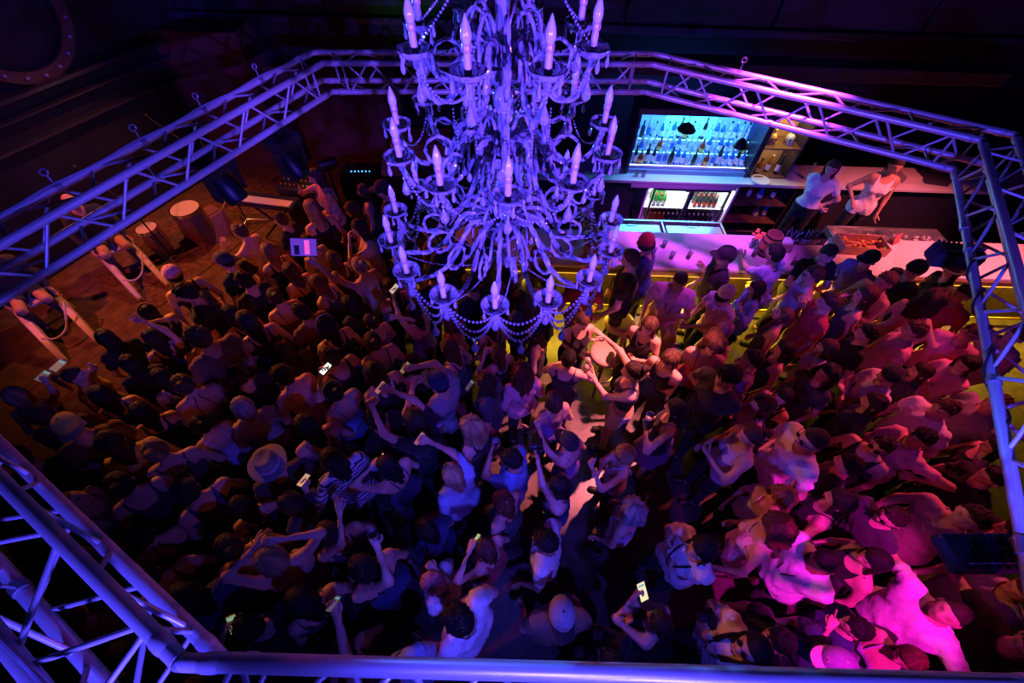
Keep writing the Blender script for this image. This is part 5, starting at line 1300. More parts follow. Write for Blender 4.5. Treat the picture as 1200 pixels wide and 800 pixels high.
# stage spotlight on a stand, lit
q = aty(376, 193, 5.6); r = empty('stage_spotlight', (q.x, q.y, 0), 0, 'round stage spotlight on a black stand glowing amber', 'spotlight')
MB().tube([(0.05, 0.05, 0.0), (0.05, 0.05, q.z - 0.05)], 0.018, 8).build('stand', M_blackmetal, r)
for k in range(3): MB().tube([(0.05, 0.05, 0.35), (0.05 + 0.35 * math.cos(k * 2.094), 0.05 + 0.35 * math.sin(k * 2.094), 0.0)], 0.012, 8).build('leg', M_blackmetal, r)
AX = frame((-0.92, -0.35, -0.12))
MB().lathe([(0.001, -0.24), (0.06, -0.23), (0.09, -0.14), (0.11, 0.02), (0.115, 0.02), (0.10, -0.005), (0.001, -0.01)], (0, 0, q.z), 20, axis=AX).build('housing', M_blackmetal, r)
MB().lathe([(0.001, 0.0), (0.098, 0.0), (0.098, 0.006), (0.001, 0.008)], (0, 0, q.z), 20, axis=AX).build('lens', mat('spot_lens', (1, 0.8, 0.5), 0.4, emit=(1.0, 0.62, 0.25), estr=7), r)
# moving-head fixtures hanging from the stage truss
def fixture(n, key, u, drop, label, yaw=0):
    A, B = TRUSS[n][1][key]; Pp = A * (1 - u) + B * u
    r = empty('stage_light', tuple(Pp - (0, 0, 0.03)), yaw, label, 'stage light')
    MB().box((0, 0, -0.02), (0.05, 0.07, 0.05)).build('clamp', M_blackmetal, r, smooth=0, bevel=0.006)
    MB().box((0, 0, -0.10), (0.26, 0.20, 0.10)).build('base_box', M_blackmetal, r, smooth=0, bevel=0.012)
    for sg in (-1, 1): MB().box((sg * 0.125, 0, -0.25), (0.035, 0.09, 0.24)).build('yoke_arm', M_blackmetal, r, smooth=0, bevel=0.01)
    MB().lathe([(0.001, -0.17), (0.06, -0.16), (0.09, -0.05), (0.095, 0.10), (0.08, 0.13), (0.001, 0.13)], (0, 0, -0.31), 20, axis=rotm('X', R(150)) ).build('head', M_blackmetal, r)
    return r
fixture('kl', 'IB', 0.43 + 0.35, 0, 'black moving-head light under the stage truss beside the keyboard', R(65))
fixture('kl', 'OB', 0.62, 0, 'black moving-head light inside the stage truss', R(65))
# floodlights on the right truss
def flood(px, py, z, rz, size, label):
    q = at(px, py, z); r = empty('flood_light', (q.x, q.y, q.z), rz, label, 'flood light')
    sx, sy, sz = size
    MB().box((0, 0, 0), size).build('housing', M_gloss, r, smooth=0, bevel=0.02)
    for k in range(9): MB().box((-sx / 2 + sx * (k + 0.5) / 9, 0, sz / 2 + 0.008), (0.008, sy * 0.86, 0.02)).build('cooling_fin', M_blackmetal, r, smooth=0)
    A, B = TRUSS['r'][1]['IB']; c = np.array(r.location); u = np.clip((c - A) @ (B - A) / ((B - A) @ (B - A)), 0, 1); h = A + (B - A) * u
    hl_ = rz_(-rz) @ (h - c); MB().tube([(sx * 0.2, 0, sz * 0.3), hl_ * 0.5 + (0, 0, 0.10), hl_], 0.012, 8).build('bracket', M_blackmetal, r)
    MB().tube([hl_ - rz_(-rz) @ (B - A) * 0.01, hl_ + rz_(-rz) @ (B - A) * 0.01], TR * 1.3, 12).build('clamp', M_clamp, r)
    b = MB(); b.box((-sx * 0.1, -sy * 0.3, sz / 2 + 0.02), (sx * 0.6, 0.006, 0.006)); b.build('wire_guard', M_clamp, r, smooth=0)
    MB().box((0, 0, -sz / 2 - 0.004), (sx * 0.9, sy * 0.8, 0.006)).build('glass', mat('flood_glass', (0.05, 0.04, 0.06), 0.1), r, smooth=0)
    MB().box((sx * 0.36, sy * 0.1, sz / 2 + 0.03), (0.05, 0.07, 0.03)).build('junction_box', M_clamp, r, smooth=0, bevel=0.004)
flood(1150, 648, 3.0, R(2), (0.34, 0.16, 0.07), 'large black floodlight with cooling fins hanging over white shirts')
flood(1118, 300, 2.95, R(-8), (0.30, 0.16, 0.12), 'black clamp-on floodlight with flaps above the counter end')
# odds and ends on the back worktop
q = aty(1092, 212, 6.5); r = empty('till', (q.x, 6.5, 1.086), R(-12), 'dark till with a slanted screen on the back worktop', 'till')
MB().box((0, 0, 0.05), (0.34, 0.32, 0.10)).build('drawer', M_gloss, r, smooth=0, bevel=0.008)
MB().box((0, 0.05, 0.24), (0.32, 0.03, 0.24), rotm('X', R(-20))).build('till_screen', mat('till_screen', (0.03, 0.03, 0.05), 0.1), r, smooth=0, bevel=0.006)
q = aty(1072, 205, 6.5); o = MB().box((0, 0, 0.06), (0.26, 0.3, 0.12)).build('napkin_box', mat('box_cream', (0.6, 0.5, 0.42), 0.5), smooth=0, bevel=0.006); o.location = (q.x - 0.1, 6.5, 1.086); tag(o, 'cream storage box on the worktop beside the till', 'box')
q = aty(947, 205, 6.4); bottle((q.x, 6.4, 1.086), 'spirit', G_clear, WHT, WHT, 'clear plastic bottle standing alone on the worktop behind the bartender', None)
# ------------------------------------------------------------------ the crowd
SPECS = []
def P(*a, **k): SPECS.append((list(a), k))
struct(MB().box((4.0, 5.78, 0.075), (7.6, 0.80, 0.15)).build('floor_bar_platform', M_black, smooth=0, bevel=0.005))
# behind the bar
P(975,197,235,'wavy','brown','tee','white','woman in pale short-sleeved top and ripped black jeans standing behind the bar',base=0.15,h=1.74,hem=0.06,arms=((958,242,1.15),(962,244,1.15)),hands=('grip','grip'),bc='black')
P(1050,194,255,'pony','dark','tank','white','woman in loose white vest with hand on hip behind the bar',base=0.15,h=1.78,arms=(None,'hip'),skin='tan')
# at the counter
P(750,281,150,'short','dark','tee','navy','man in red cap and navy shirt leaning at the counter',sex='m',hat=('cap','red','black',-100),lean=0.16)
P(742,296,160,'buzz','brown','tee','black','man in black shirt with slanted pink back print by the counter',sex='m',extra=('print',),bc='char')
P(797,328,250,'buzz','dark','tee','pink','balding man in pale pink shirt with black lanyard sitting on a stool',sex='m',sit=0.67,hp=-18,extra=('lanyard',),arms=('chest',None),bc='cream',build=1.12)
P(850,300,175,'short','dark','polo','black','man in black cap with one arm resting on the counter',sex='m',hat=('cap','black','black',0,'char'),arms=((824,312,1.16),None))
P(843,352,200,'short','dark','polo','dots','man in white-fronted black cap and dotted shirt',sex='m',hat=('cap','white','black',-20,'black'),lean=0.18,arms=((806,382,1.0),None))
P(912,300,120,'short','black','polo','lav','man in pale blue shirt reaching across the counter to the barrel',sex='m',lean=0.22,arms=((868,300,1.2),None),skin='tan')
P(966,296,265,'short','dark','tee','black','man in black shirt standing with his back to the lettered caddy',sex='m',arms=('chest','chest'))
P(890,345,170,'wavy','dark','long','blue','long-haired woman in blue shirt holding a dark tumbler',arms=((868,362,1.25),None),hands=('grip','relax'))
P(842,386,190,'long','pink','tank','red','woman with straight pinkish blonde hair below the dotted shirt')
P(680,330,90,'buzz','brown','tee','red','man in pinkish red shirt seen from behind through the chandelier beads',sex='m',hat=('cap','red','black',180),bc='black')
P(635,303,300,'long','dark','tank','char','dark-haired woman looking down behind the chandelier',hp=-20)
P(632,326,90,'bun','dark','strap','brown','bare-shouldered woman in tan top under the chandelier',bottom='skirt',bc='black')
P(585,318,130,'long','black','tank','black','black-haired woman hidden behind the lowest bead swags')
P(560,290,140,'long','dark','tee','char','dark-haired guest behind the chandelier candles beside the counter')
P(500,270,160,'short','brown','tee','brown','guest in brown shirt beyond the chandelier rim',sex='m')
P(470,262,170,'long','dark','tank','black','dark-haired woman beside the chandelier at the crowd back')
P(530,268,130,'short','black','tee','black','man in black shirt behind the chandelier arms',sex='m')
# dancers
P(682,376,285,'pony','brown','tank','black','smiling woman in black tank top dancing before the stools',hp=-12,arms=((668,405,1.15),(700,398,1.1)),skin='fair')
P(765,383,235,'wavy','brown','tank','black','woman with wavy brown hair and necklace dancing behind the tan stool',arms=('chest',None),extra=('chain',))
P(662,415,75,'bun','black','tank','black','woman with black updo in backless black tank facing the dancers',arms=('chest',(690,422,1.2)))
P(749,428,170,'bun','dark','crop','black','woman in black crop top and white shorts with one arm thrown up',arms=((693,440,1.28),(707,394,1.50)),hands=('grip','open'),bottom='shorts',bc='white')
P(792,428,225,'wavy','brown','tank','black','brown-haired woman in sparkly black tank beside the crop-top dancer',arms=((765,445,1.2),None),hp=-10)
P(787,478,155,'long','black','tank','black','woman with very long black hair in checked skirt raising a wine glass',arms=((756,500,1.35),None),hands=('grip','relax'),bottom='skirt',bc='plaid',hl=0.46)
P(860,436,205,'short','black','tee','black','man in black shirt clasping his hands beside the dancers',sex='m',arms=((826,455,1.35),(824,464,1.3)),hands=('fist','fist'),skin='tan')
P(843,412,250,'curly','red','strap','red','woman with red curls below the dotted shirt',hl=0.12)
P(885,428,150,'short','dark','long','plaid','person in purple plaid shirt behind the black-shirted man',sex='m')
P(920,376,150,'long','light','tank','char','woman with light brown hair tipping her face up beside sunglasses',hp=30,skin='fair')
P(895,470,160,'long','dark','strap','purple','woman in purple strappy top by the empty dance floor')
P(887,503,175,'bun','brown','tank','lav','woman in pale lilac vest with raised forearm',arms=('chest',None))
P(910,472,200,'long','black','tank','black','woman with face turned to the dancers and black hair',hp=8)
P(972,446,190,'curly','black','tee','char','dark curly-haired woman looking up at the stage',hp=18)
P(975,414,150,'long','brown','long','lav','woman with long brown hair in pale violet blouse')
# right crowd
P(955,328,160,'short','brown','polo','lav','man with glasses raising his forearm with a watch',sex='m',arms=((937,352,1.65),None),hands=('grip','relax'),extra=('glasses',))
P(977,351,165,'short','brown','tee','red','short-haired man with spectacles strap over a red shirt',sex='m',arms=(None,(1008,340,1.3)))
P(1021,310,200,'short','black','tee','purple','man in black cap and purple shirt with his back to the counter',sex='m',hat=('cap','black','black',10))
P(1036,326,190,'short','light','tank','pink','fair short-haired person in pink vest by the garnish tray',arms=('chest',None),sex='m')
P(1022,353,150,'long','brown','tank','char','woman with long brown hair in dark tank over pale bra strap')
P(1075,312,185,'short','black','jacket','black','person in black beanie and jacket by the counter end',sex='m',hat=('beanie','black','black'))
P(1115,320,170,'long','black','tee','black','person in wide black hat under the black floodlight',hat=('fedora','black','char'))
P(1090,357,15,'curly','dark','tank','pink','curly dark-haired woman in pink top reaching out her hand',arms=(None,(1118,396,1.3)),hands=('relax','open'),hl=0.26)
P(1124,350,200,'short','dark','tee','red','man turned towards the curly-haired woman near the yellow stool',sex='m',skin='tan')
P(1070,392,150,'short','brown','tee','pink','man in rose shirt seen from behind beside the yellow floor',sex='m',build=1.15)
P(1140,392,215,'short','dark','tee','pink','man in light pink shirt looking up beside the truss',sex='m',hp=15)
P(1192,388,190,'short','brown','tee','pink','man in pale shirt half hidden behind the blue truss',sex='m')
P(1050,446,165,'short','black','tee','white','man in black cap and white shirt with arms crossed',sex='m',hat=('cap','black','black',120),arms=('fold','fold'),build=1.1)
P(1128,434,185,'wavy','black','tee','pink','person with thick black hair holding a small black bag',sex='f',arms=((1085,440,1.2),None),hands=('fist','relax'))
P(1106,478,185,'short','brown','tee','white','man with crew cut in white shirt among the right-hand guests',sex='m',build=1.15)
P(1160,480,175,'short','dark','tee','grey','broad man in grey shirt beside the blue truss',sex='m',build=1.2)
P(1072,520,180,'short','black','tee','pink','black-haired man in rose shirt clutching a dark bottle',sex='m',arms=((1070,560,1.2),'fold'),hands=('grip','relax'),skin='tan')
P(1024,516,205,'short','dark','tank','black','man with spectacles in black sleeveless shirt',sex='m',extra=('glasses',),hp=10,skin='fair')
P(955,521,178,'buzz','dark','tee','white','man with sunglasses in white shirt facing the dance floor',sex='m',extra=('glasses',))
P(922,590,205,'curly','light','strap','white','curly-haired woman in white top with pale headband',extra=('band','white'),hl=0.18)
P(1128,600,190,'short','dark','tank','tan','bearded man with a pale chain looking up beside the black floodlight',sex='m',hp=22,extra=('chain',),build=1.15)
P(1162,560,170,'short','black','tee','black','man in black shirt in the shade of the blue truss',sex='m')
P(1050,613,185,'short','dark','polo','char','man with spectacles in dark polo shirt',sex='m',extra=('glasses',))
P(960,650,185,'buzz','black','tee','white','man with shaved black hair and lanyard in white shirt looking down',sex='m',h=1.84,hp=-14,extra=('lanyard',),build=1.12,arms=((905,640,1.2),None),skin='brown')
P(1106,711,188,'buzz','dark','tee','white','big man in bright white shirt tilting back his head with phone in hand',sex='m',h=1.88,hp=26,build=1.22,arms=((1102,766,1.2),(1010,668,1.1)),hands=('grip','relax'))
P(1192,690,175,'short','brown','tee','white','man in white shirt under the large black floodlight',sex='m',h=1.76)
P(1210,752,180,'short','brown','tee','black','man in black shirt reaching in with a braceleted arm',sex='m',arms=((1172,755,1.35),(1150,722,1.3)),hands=('relax','relax'))
P(976,768,175,'short','dark','tee','navy','man in purple cap with cream brim under the foremost truss',sex='m',hat=('cap','purple','cream',0,'pink'),h=1.72)
P(1058,764,190,'long','red','strap','lav','woman with glossy reddish hair beside the big white-shirted man',hl=0.26)
P(1010,742,150,'short','black','tee','navy','person in navy shirt holding a pink phone between the two white shirts',sex='f',arms=((972,735,1.4),None),hands=('grip','relax'),h=1.55)
P(888,752,185,'long','black','tee','white','woman with sunglasses and camera in white shirt tilting her face up',extra=('glasses','lanyard'),hp=26,arms=((832,738,1.25),(834,748,1.25)),hands=('grip','grip'))
P(830,650,195,'wavy','black','tee','white','black-haired woman in white shirt clasping hands round her camera strap',extra=('lanyard',),hp=8,arms=((786,640,1.3),(788,652,1.25)),hands=('grip','grip'))
P(915,612,150,'curly','red','tank','dots','woman with red curls in patterned top behind the shaved man',hl=0.12)
P(905,752,170,'short','black','tee','black','person in black with mirrored sunglasses pushed up on the hair',extra=('shades',),sex='m',h=1.62)
# middle crowd
P(734,604,140,'curly','grey','strap','lav','woman with pinkish grey curls before the empty floor',hl=0.12)
P(727,534,170,'bob','blonde','strap','lav','blonde woman with spectacles lifting both hands',extra=('glasses',),arms=((694,548,1.45),(702,552,1.4)),hands=('grip','grip'))
P(652,562,170,'long','black','strap','navy','black-haired woman holding up a black camera',arms=((628,530,1.6),None),hands=('grip','relax'))
P(660,525,140,'short','black','strap','purple','woman in dark emblem cap raising a bare arm with phone',hat=('cap','char','black',0,'white'),arms=((622,484,1.75),None),hands=('grip','relax'))
P(642,474,120,'bob','brown','tank','purple','woman with smooth brown bob lit purple near the dancers')
P(605,430,110,'curly','red','long','pink','woman with long reddish curls in glittering pink blouse',hl=0.30)
P(590,420,130,'long','red','tank','black','woman with long reddish brown hair raising her drink',arms=((568,415,1.6),None),hands=('grip','relax'))
P(560,497,150,'curly','blonde','tank','black','woman with a big mane of blonde curls',hl=0.22)
P(592,545,165,'short','black','polo','blue','man in pale blue shirt beside a plastic cup',sex='m',arms=((575,530,1.4),None),hands=('grip','relax'),skin='tan')
P(594,590,150,'long','red','tank','char','woman with dark red hair and a flower clip',extra=('clip',))
P(520,448,150,'short','black','tee','grey','man in navy and white cap filming with both hands',sex='m',hat=('cap','navy','navy',0,'yellow'),arms=((484,452,1.7),(486,430,1.75)),hands=('grip','grip'))
P(520,415,165,'long','brown','tank','char','woman with long brown hair in profile behind the filming man')
P(480,497,150,'long','dark','tee','black','dark-haired woman framing a photo with both arms stretched up',arms=((437,478,1.85),(455,455,1.9)),hands=('grip','grip'))
P(537,562,140,'long','blonde','long','denim','blonde woman in denim shirt pointing a phone with raised arm',arms=(None,(486,505,1.85)),hands=('relax','grip'))
P(447,552,150,'long','black','strap','navy','woman with long black hair in dark strappy dress lifting a phone',arms=((436,546,1.45),None),hands=('grip','relax'))
P(387,538,135,'long','black','long','stripe','black-haired woman in striped sleeves wearing a beaded hair clip',extra=('clip',),arms=((358,572,1.42),None),hands=('grip','relax'))
P(312,549,130,'short','dark','tee','char','man in pale fedora with dark shirt',sex='m',hat=('fedora','grey','lav'),h=1.80)
P(352,492,140,'long','black','tank','brown','black-haired woman in front of the white phone screen')
P(397,466,150,'bun','black','strap','blue','black-haired woman with updo in lacy blue top',extra=('band','tan'))
P(325,436,150,'short','dark','strap','pink','dark-cropped woman in pink strappy vest in profile')
P(447,428,140,'long','dark','tank','black','dark-haired woman behind the filming man')
P(430,407,130,'bun','dark','strap','black','bare-shouldered woman with dark updo in black straps')
P(392,412,150,'short','brown','tank','char','short-haired guest holding up a bright white phone',arms=((376,440,1.7),None),hands=('grip','relax'),sex='m')
P(284,484,130,'bob','grey','long','lace','grey-haired woman in lacy long sleeves')
P(282,447,140,'short','dark','tee','black','man wearing headphones among the stage front',sex='m')
P(500,690,170,'bob','pink','tee','white','woman with straight pinkish fair bob in white shirt holding phone',arms=((510,668,1.45),None),hands=('grip','relax'))
P(538,718,150,'short','black','tee','white','person with round black hair and gold clip in white shirt',sex='m',extra=('clip',),h=1.72)
P(645,641,165,'short','black','polo','white','man with round black head in pale shirt looking left',sex='m',h=1.80,skin='tan')
P(651,712,95,'short','dark','tee','brown','man in grey and black cap with brown shirt',sex='m',hat=('cap','grey','black',180,'red'),h=1.80)
P(766,736,140,'long','dark','tank','black','dark long-haired woman reading a glowing phone',arms=((742,700,1.4),(738,722,1.35)),hands=('grip','open'),hl=0.42)
P(575,650,150,'long','red','tank','red','woman with long reddish hair lifting a glittery phone',arms=((550,645,1.5),None),hands=('grip','relax'))
P(492,627,150,'long','black','polo','navy','black-haired woman in white-collared dress with gold clips',extra=('clip',))
P(418,672,150,'long','black','strap','navy','black-haired woman with gold clips raising a clear cup',extra=('clip',),arms=((442,640,1.7),None),hands=('grip','relax'))
P(380,620,140,'long','dark','tank','char','dark-haired woman with a long gold hair slide',extra=('clip',),arms=((398,600,1.6),None))
P(318,662,130,'bob','blonde','tank','tan','fair-haired woman with both bare arms folded over her head',arms=((300,640,1.75),(330,632,1.78)))
P(440,790,140,'short','dark','tee','denim','man in blue shirt stretching a watch arm with phone over the truss',sex='m',arms=((388,700,1.6),None),hands=('grip','relax'))
P(345,712,140,'long','black','tank','char','dark-haired guest below the watch arm')
# left crowd along the stage
P(371,207,215,'long','dark','strap','cream','woman in pale top beside the stage spotlight raising her hand',arms=('chest',(352,222,1.7)),hands=('relax','open'),base=0.25)
P(367,239,140,'wavy','blonde','tank','black','long blonde woman in black tank by the stage gear')
P(422,226,190,'long','brown','tank','char','smiling brunette beside the man in black cap')
P(412,246,195,'bob','brown','tank','brown','woman with brown bob in profile at the back of the crowd')
P(443,226,185,'short','black','jacket','black','man in black cap and jacket at the back of the crowd',sex='m',hat=('cap','black','black',0))
P(333,260,175,'short','brown','tee','black','brown-haired person looking over the purple tablet',hp=5)
P(420,308,150,'bun','blonde','strap','cream','blonde woman with hair tied back holding a tablet high',arms=((350,298,1.85),None),hands=('grip','relax'))
P(362,283,160,'short','dark','tee','lace','dark short-haired woman in lacy top')
P(395,302,150,'long','brown','tank','char','woman with thick long brown hair behind the tablet arm')
P(415,273,205,'long','dark','strap','tan','woman with hand at her cheek looking to the stage',arms=('face',None))
P(308,301,140,'long','light','tank','black','woman with orange-lit fair hair in black vest')
P(342,319,150,'wavy','brown','strap','black','brown wavy-haired woman below the tablet')
P(376,333,170,'long','light','tank','char','light-haired woman in profile below the tablet arm')
P(326,352,140,'bun','dark','strap','brown','dark-haired woman with bare shoulders lit amber')
P(361,366,150,'short','dark','tee','brown','short-haired guest in brown shirt beside the blue headband',sex='m')
P(381,386,140,'long','black','tank','black','black-haired woman wearing a blue headband',extra=('band','blue'))
P(417,363,150,'long','black','tee','char','black-haired guest under the outstretched tablet arm')
P(428,384,150,'bun','dark','tank','purple','woman with dark bun lit purple')
P(492,373,150,'long','black','strap','purple','black-haired woman holding out a phone by the bead swags',arms=((456,336,1.75),(455,372,1.6)),hands=('grip','grip'))
P(528,382,170,'curly','red','tee','red','red-haired guest directly below the bead swags',hl=0.14)
P(461,311,180,'long','dark','tank','brown','woman seen in profile beside the chandelier candles',hp=6)
P(565,385,140,'long','dark','tank','black','dark-haired guest below the chandelier drops')
P(283,273,170,'bun','brown','tank','yellow','woman with brown updo in yellow top reaching to the stage',arms=((262,290,1.4),None),hands=('open','relax'))
P(271,306,170,'short','dark','tee','black','man in black cap and shirt at the stage edge',sex='m',hat=('cap','char','black',170))
P(211,325,140,'short','dark','tank','black','man in rosy cap with pale brim at the stage edge',sex='m',hat=('cap','pink','white',-10,'black'))
P(212,351,200,'short','black','tee','black','man in black shirt with sunglasses on his head',sex='m',extra=('shades',))
P(181,373,150,'long','black','tank','black','dark-haired woman with yellow headband and raised palm',extra=('band','yellow'),arms=(None,(166,380,1.7)),hands=('relax','open'))
P(172,402,140,'long','dark','tank','char','woman thrusting a bare arm with open hand towards the stage',arms=(None,(141,362,1.95)),hands=('relax','open'))
P(132,394,140,'long','black','tee','black','dark-haired guest below the open raised hand')
P(227,397,150,'short','brown','tee','brown','short brown-haired guest behind the black shirts',sex='m')
P(283,383,140,'long','dark','tank','black','guest with long dark hair behind the man in the black cap')
P(232,404,130,'bun','black','strap','char','woman with black hair and criss-cross straps over bare back')
P(95,440,30,'pony','brown','polo','yellow','woman in yellow shirt making a peace sign at the stage',arms=((112,415,1.9),None),hands=('peace','relax'))
P(27,458,120,'long','blonde','tank','brown','blonde woman with dotted headband holding up a phone',extra=('band','char'),arms=(None,(52,440,1.75)),hands=('relax','grip'))
P(112,470,130,'long','black','tank','black','woman with long black hair behind the yellow shirt')
P(160,433,130,'long','black','tee','black','black-haired guest with face in shadow by the stage')
P(186,449,140,'long','black','tank','brown','black-haired guest beside the bare back')
P(208,456,140,'bun','brown','halter','brown','woman with brown hair knot and bare purple-lit back')
P(228,505,150,'bun','black','strap','lav','black-haired woman with violet-lit shoulder straps')
P(60,492,120,'short','brown','tee','brown','brown-haired guest near the blue corner truss',sex='m')
P(78,506,130,'short','blonde','tee','brown','guest in yellowish cap beside the blue corner truss',sex='m',hat=('cap','yellow','tan',180))
P(176,534,130,'bun','blonde','tank','char','fair woman with hair combed back into a knot')
P(92,581,30,'buzz','brown','tank','brown','guest with face turned up beside the blue truss',sex='m',hp=30)
P(135,560,140,'bun','dark','tank','char','dark-haired guest with bun behind the upturned face')
P(217,573,150,'short','black','tank','navy','man in black cap and navy vest',sex='m',hat=('cap','black','black',20),build=1.1)
P(124,524,130,'long','dark','tee','yellow','guest in dull yellow shirt in the shadows')
P(33,530,120,'short','brown','tee','black','guest in black beside the bright blue tube',sex='m')
P(160,623,140,'short','black','halter','char','black-cropped woman in halter straps lit violet')
P(178,668,150,'short','dark','tank','char','dark guest with raised profile beside the big blue truss',sex='m',hp=20)
P(222,693,150,'long','black','tee','navy','broad guest in dark blue beside the little lit screen',sex='m')
P(92,716,120,'short','red','tee','red','guest in red seen through the blue truss braces',sex='m')
P(150,760,140,'long','dark','tank','black','dark guest under the truss corner')
P(290,600,140,'long','black','tank','black','black-haired guest below the fedora')
P(262,640,140,'bun','dark','strap','navy','dark-haired woman in navy straps beside folded arms')
P(45,640,120,'long','dark','tank','black','dark guest seen between the two large blue tubes')
P(300,740,150,'short','black','tee','black','guest in black holding a small lit screen',sex='m',arms=((262,742,1.4),None),hands=('grip','relax'))
# fillers in the dark gaps, alike in everything but their place
FILL = [(150,495),(255,545),(340,590),(420,600),(455,500),(300,515),(255,375),(300,345),(345,405),(470,440),(540,340),(600,360),(455,340),(505,320),(560,440),(625,400),(700,640),(690,700),(610,740),(590,700),(460,720),(395,750),(330,775),(250,790),(1000,600),(985,560),(1090,560),(1015,640),(1075,660),(945,470),(930,425),(1000,385),(1080,430),(1150,530),(1180,610),(1035,475),(865,700),(700,760),(120,640),(30,600),(205,610),(105,545)]
for i, (x, y) in enumerate(FILL):
    kind = i % 3
    if kind == 0: P(x, y, 150 + (i * 37) % 40 - 20, 'long', 'black', 'tank', 'black', 'guest with long black hair in plain black vest amid the packed crowd', group='long-haired guests in black', h=1.60)
    elif kind == 1: P(x, y, 150 + (i * 37) % 40 - 20, 'short', 'black', 'tee', 'black', 'guest with short black hair in plain black shirt amid the packed crowd', sex='m', group='short-haired guests in black', h=1.68)
    else: P(x, y, 150 + (i * 37) % 40 - 20, 'long', 'dark', 'tee', 'char', 'guest with long dark brown hair in plain charcoal shirt amid the packed crowd', group='dark-haired guests in charcoal', h=1.60)
# give the crowd elbow room: height and a few pixels of play per person, heads staying where the photo has them
_rng = np.random.RandomState(3); _n = len(SPECS)
_px = np.array([q[0][:2] for q in SPECS], float); _h = []; _lo = []; _hi = []; _fx = []; _jit = []
for a, k in SPECS:
    m_ = k.get('sex', 'f') == 'm'; fixed = k.get('base', 0) > 0 or k.get('sit') is not None
    h0 = k.get('h', 1.78 if m_ else 1.66); _h.append(h0); fil = 'group' in k
    _lo.append(max(1.55 if not m_ else 1.64, h0 - 0.14) if not fixed else h0); _hi.append(min(1.95, h0 + 0.12) if not fixed else h0); _fx.append(fixed); _jit.append(16 if fil else 7)
_h = np.array(_h); _p0 = _px.copy()
def _gp(i): q = at(_px[i, 0], _px[i, 1], SPECS[i][1].get('base', 0) + 0.93 * _h[i]); return np.array((q.x, q.y))
_g = np.array([_gp(i) for i in range(_n)])
def _en(i, g):
    d = np.hypot(*(_g - g).T); d[i] = 9
    e = (np.maximum(0, 0.47 - d) ** 2).sum() * 100
    if g[0] > -1.1: e += 200 * max(0, g[1] - 3.98) ** 2      # keep off the counter
    return e + 200 * max(0, g @ WN[:2] - 4.95) ** 2          # and off the stage edge
for it in range(110):
    for i in range(_n):
        if _fx[i]: continue
        e0 = _en(i, _g[i])
        if e0 < 1e-6: continue
        oh, op, og = _h[i], _px[i].copy(), _g[i].copy()
        _h[i] = np.clip(oh + _rng.uniform(-0.06, 0.06), _lo[i], _hi[i]); _px[i] = _p0[i] + np.clip(op - _p0[i] + _rng.uniform(-3, 3, 2), -_jit[i], _jit[i]); _g[i] = _gp(i)
        if _en(i, _g[i]) > e0: _h[i], _px[i], _g[i] = oh, op, og
_skip = set()
for i in range(_n):
    if 'group' in SPECS[i][1]:
        d = np.hypot(*(_g - _g[i]).T); d[i] = 9; d[list(_skip)] = 9
        if d.min() < 0.37: _skip.add(i)
_used = set(); _named = [i for i in range(_n) if 'group' not in SPECS[i][1]]
def _brief(t, n=9):
    w = t.split()[:n]
    while len(w) > 3 and w[-1] in ('in', 'with', 'and', 'the', 'a', 'at', 'on', 'of', 'over', 'his', 'her', 'to', 'by', 'beside', 'behind', 'under', 'from', 'before', 'both', 'black', 'pale', 'white', 'dark', 'blue', 'one', 'pink', 'into', 'between', 'through', 'below', 'for', 'above', 'its'): w.pop()
    return ' '.join(w)
for i, (a, k) in enumerate(SPECS):
    if 'group' not in k or i in _skip: continue
    kind = a[7].split(' in plain')[0].replace('guest with ', '')       # what the guest looks like, then who stands next to them
    for j in sorted(_named, key=lambda j: np.hypot(*(_g[j] - _g[i]))):
        t = 'guest with %s beside %s' % (kind, _brief(SPECS[j][0][7]))
        if t not in _used: break
    _used.add(t); a[7] = t
for i, (a, k) in enumerate(SPECS):
    if i in _skip: continue
    a[0], a[1] = _px[i]; k['h'] = float(_h[i]); person(*a, **k)
# ---- phones, tablets, cups held up
def snap(W_, lim=0.34):
    if not GRIPS: return W_
    # closest gripping hand along the same sight line
    c = np.array([0, 0, CAMZ]); u = unit(W_ - c); A_ = np.array(GRIPS) - c
    t = A_ @ u; d = np.linalg.norm(A_ - t[:, None] * u, axis=1) + 0.25 * np.abs(t - np.linalg.norm(W_ - c)); k = int(np.argmin(d))
    return GRIPS.pop(k) if d[k] < lim else W_
def hold_phone(x, y, z, label, **kw):
    W_ = snap(np.array(at(x, y, z))); n = kw.pop('n', (0.75, -0.55, 0.30)); sc = kw.pop('sc', 0.82); o = phone(W_, look_frame(unit(np.array(n)), kw.pop('up', (0.5, 0.7, 0.2))), label, **kw); o.scale = (sc, sc, sc)
hold_phone(370,436,1.80,'phone with bright white screen held up in the crowd',scr=(1.0,0.92,0.8),estr=1.6)
hold_phone(429,537,1.55,'phone showing an amber video beside black hair',scr=(1.0,0.55,0.25),estr=0.9)
hold_phone(479,504,1.92,'phone with pink screen pointed by the denim arm',scr=(0.6,0.15,0.3),estr=0.4)
hold_phone(441,449,1.95,'phone with reddish picture held in two stretched hands',scr=(0.7,0.2,0.25),estr=0.45)
hold_phone(478,432,1.82,'phone filming in the capped man\'s hands',scr=(0.5,0.3,0.1),estr=0.4)
hold_phone(352,571,1.50,'phone with orange picture beside striped sleeves',scr=(0.9,0.4,0.2),estr=0.6)
hold_phone(731,690,1.48,'large phone with cream message screen in the dark-haired woman\'s hand',scr=(1.0,0.85,0.5),estr=0.75,n=(0.3,-0.5,0.9),up=(-0.4,1,0.2),sc=1.0)
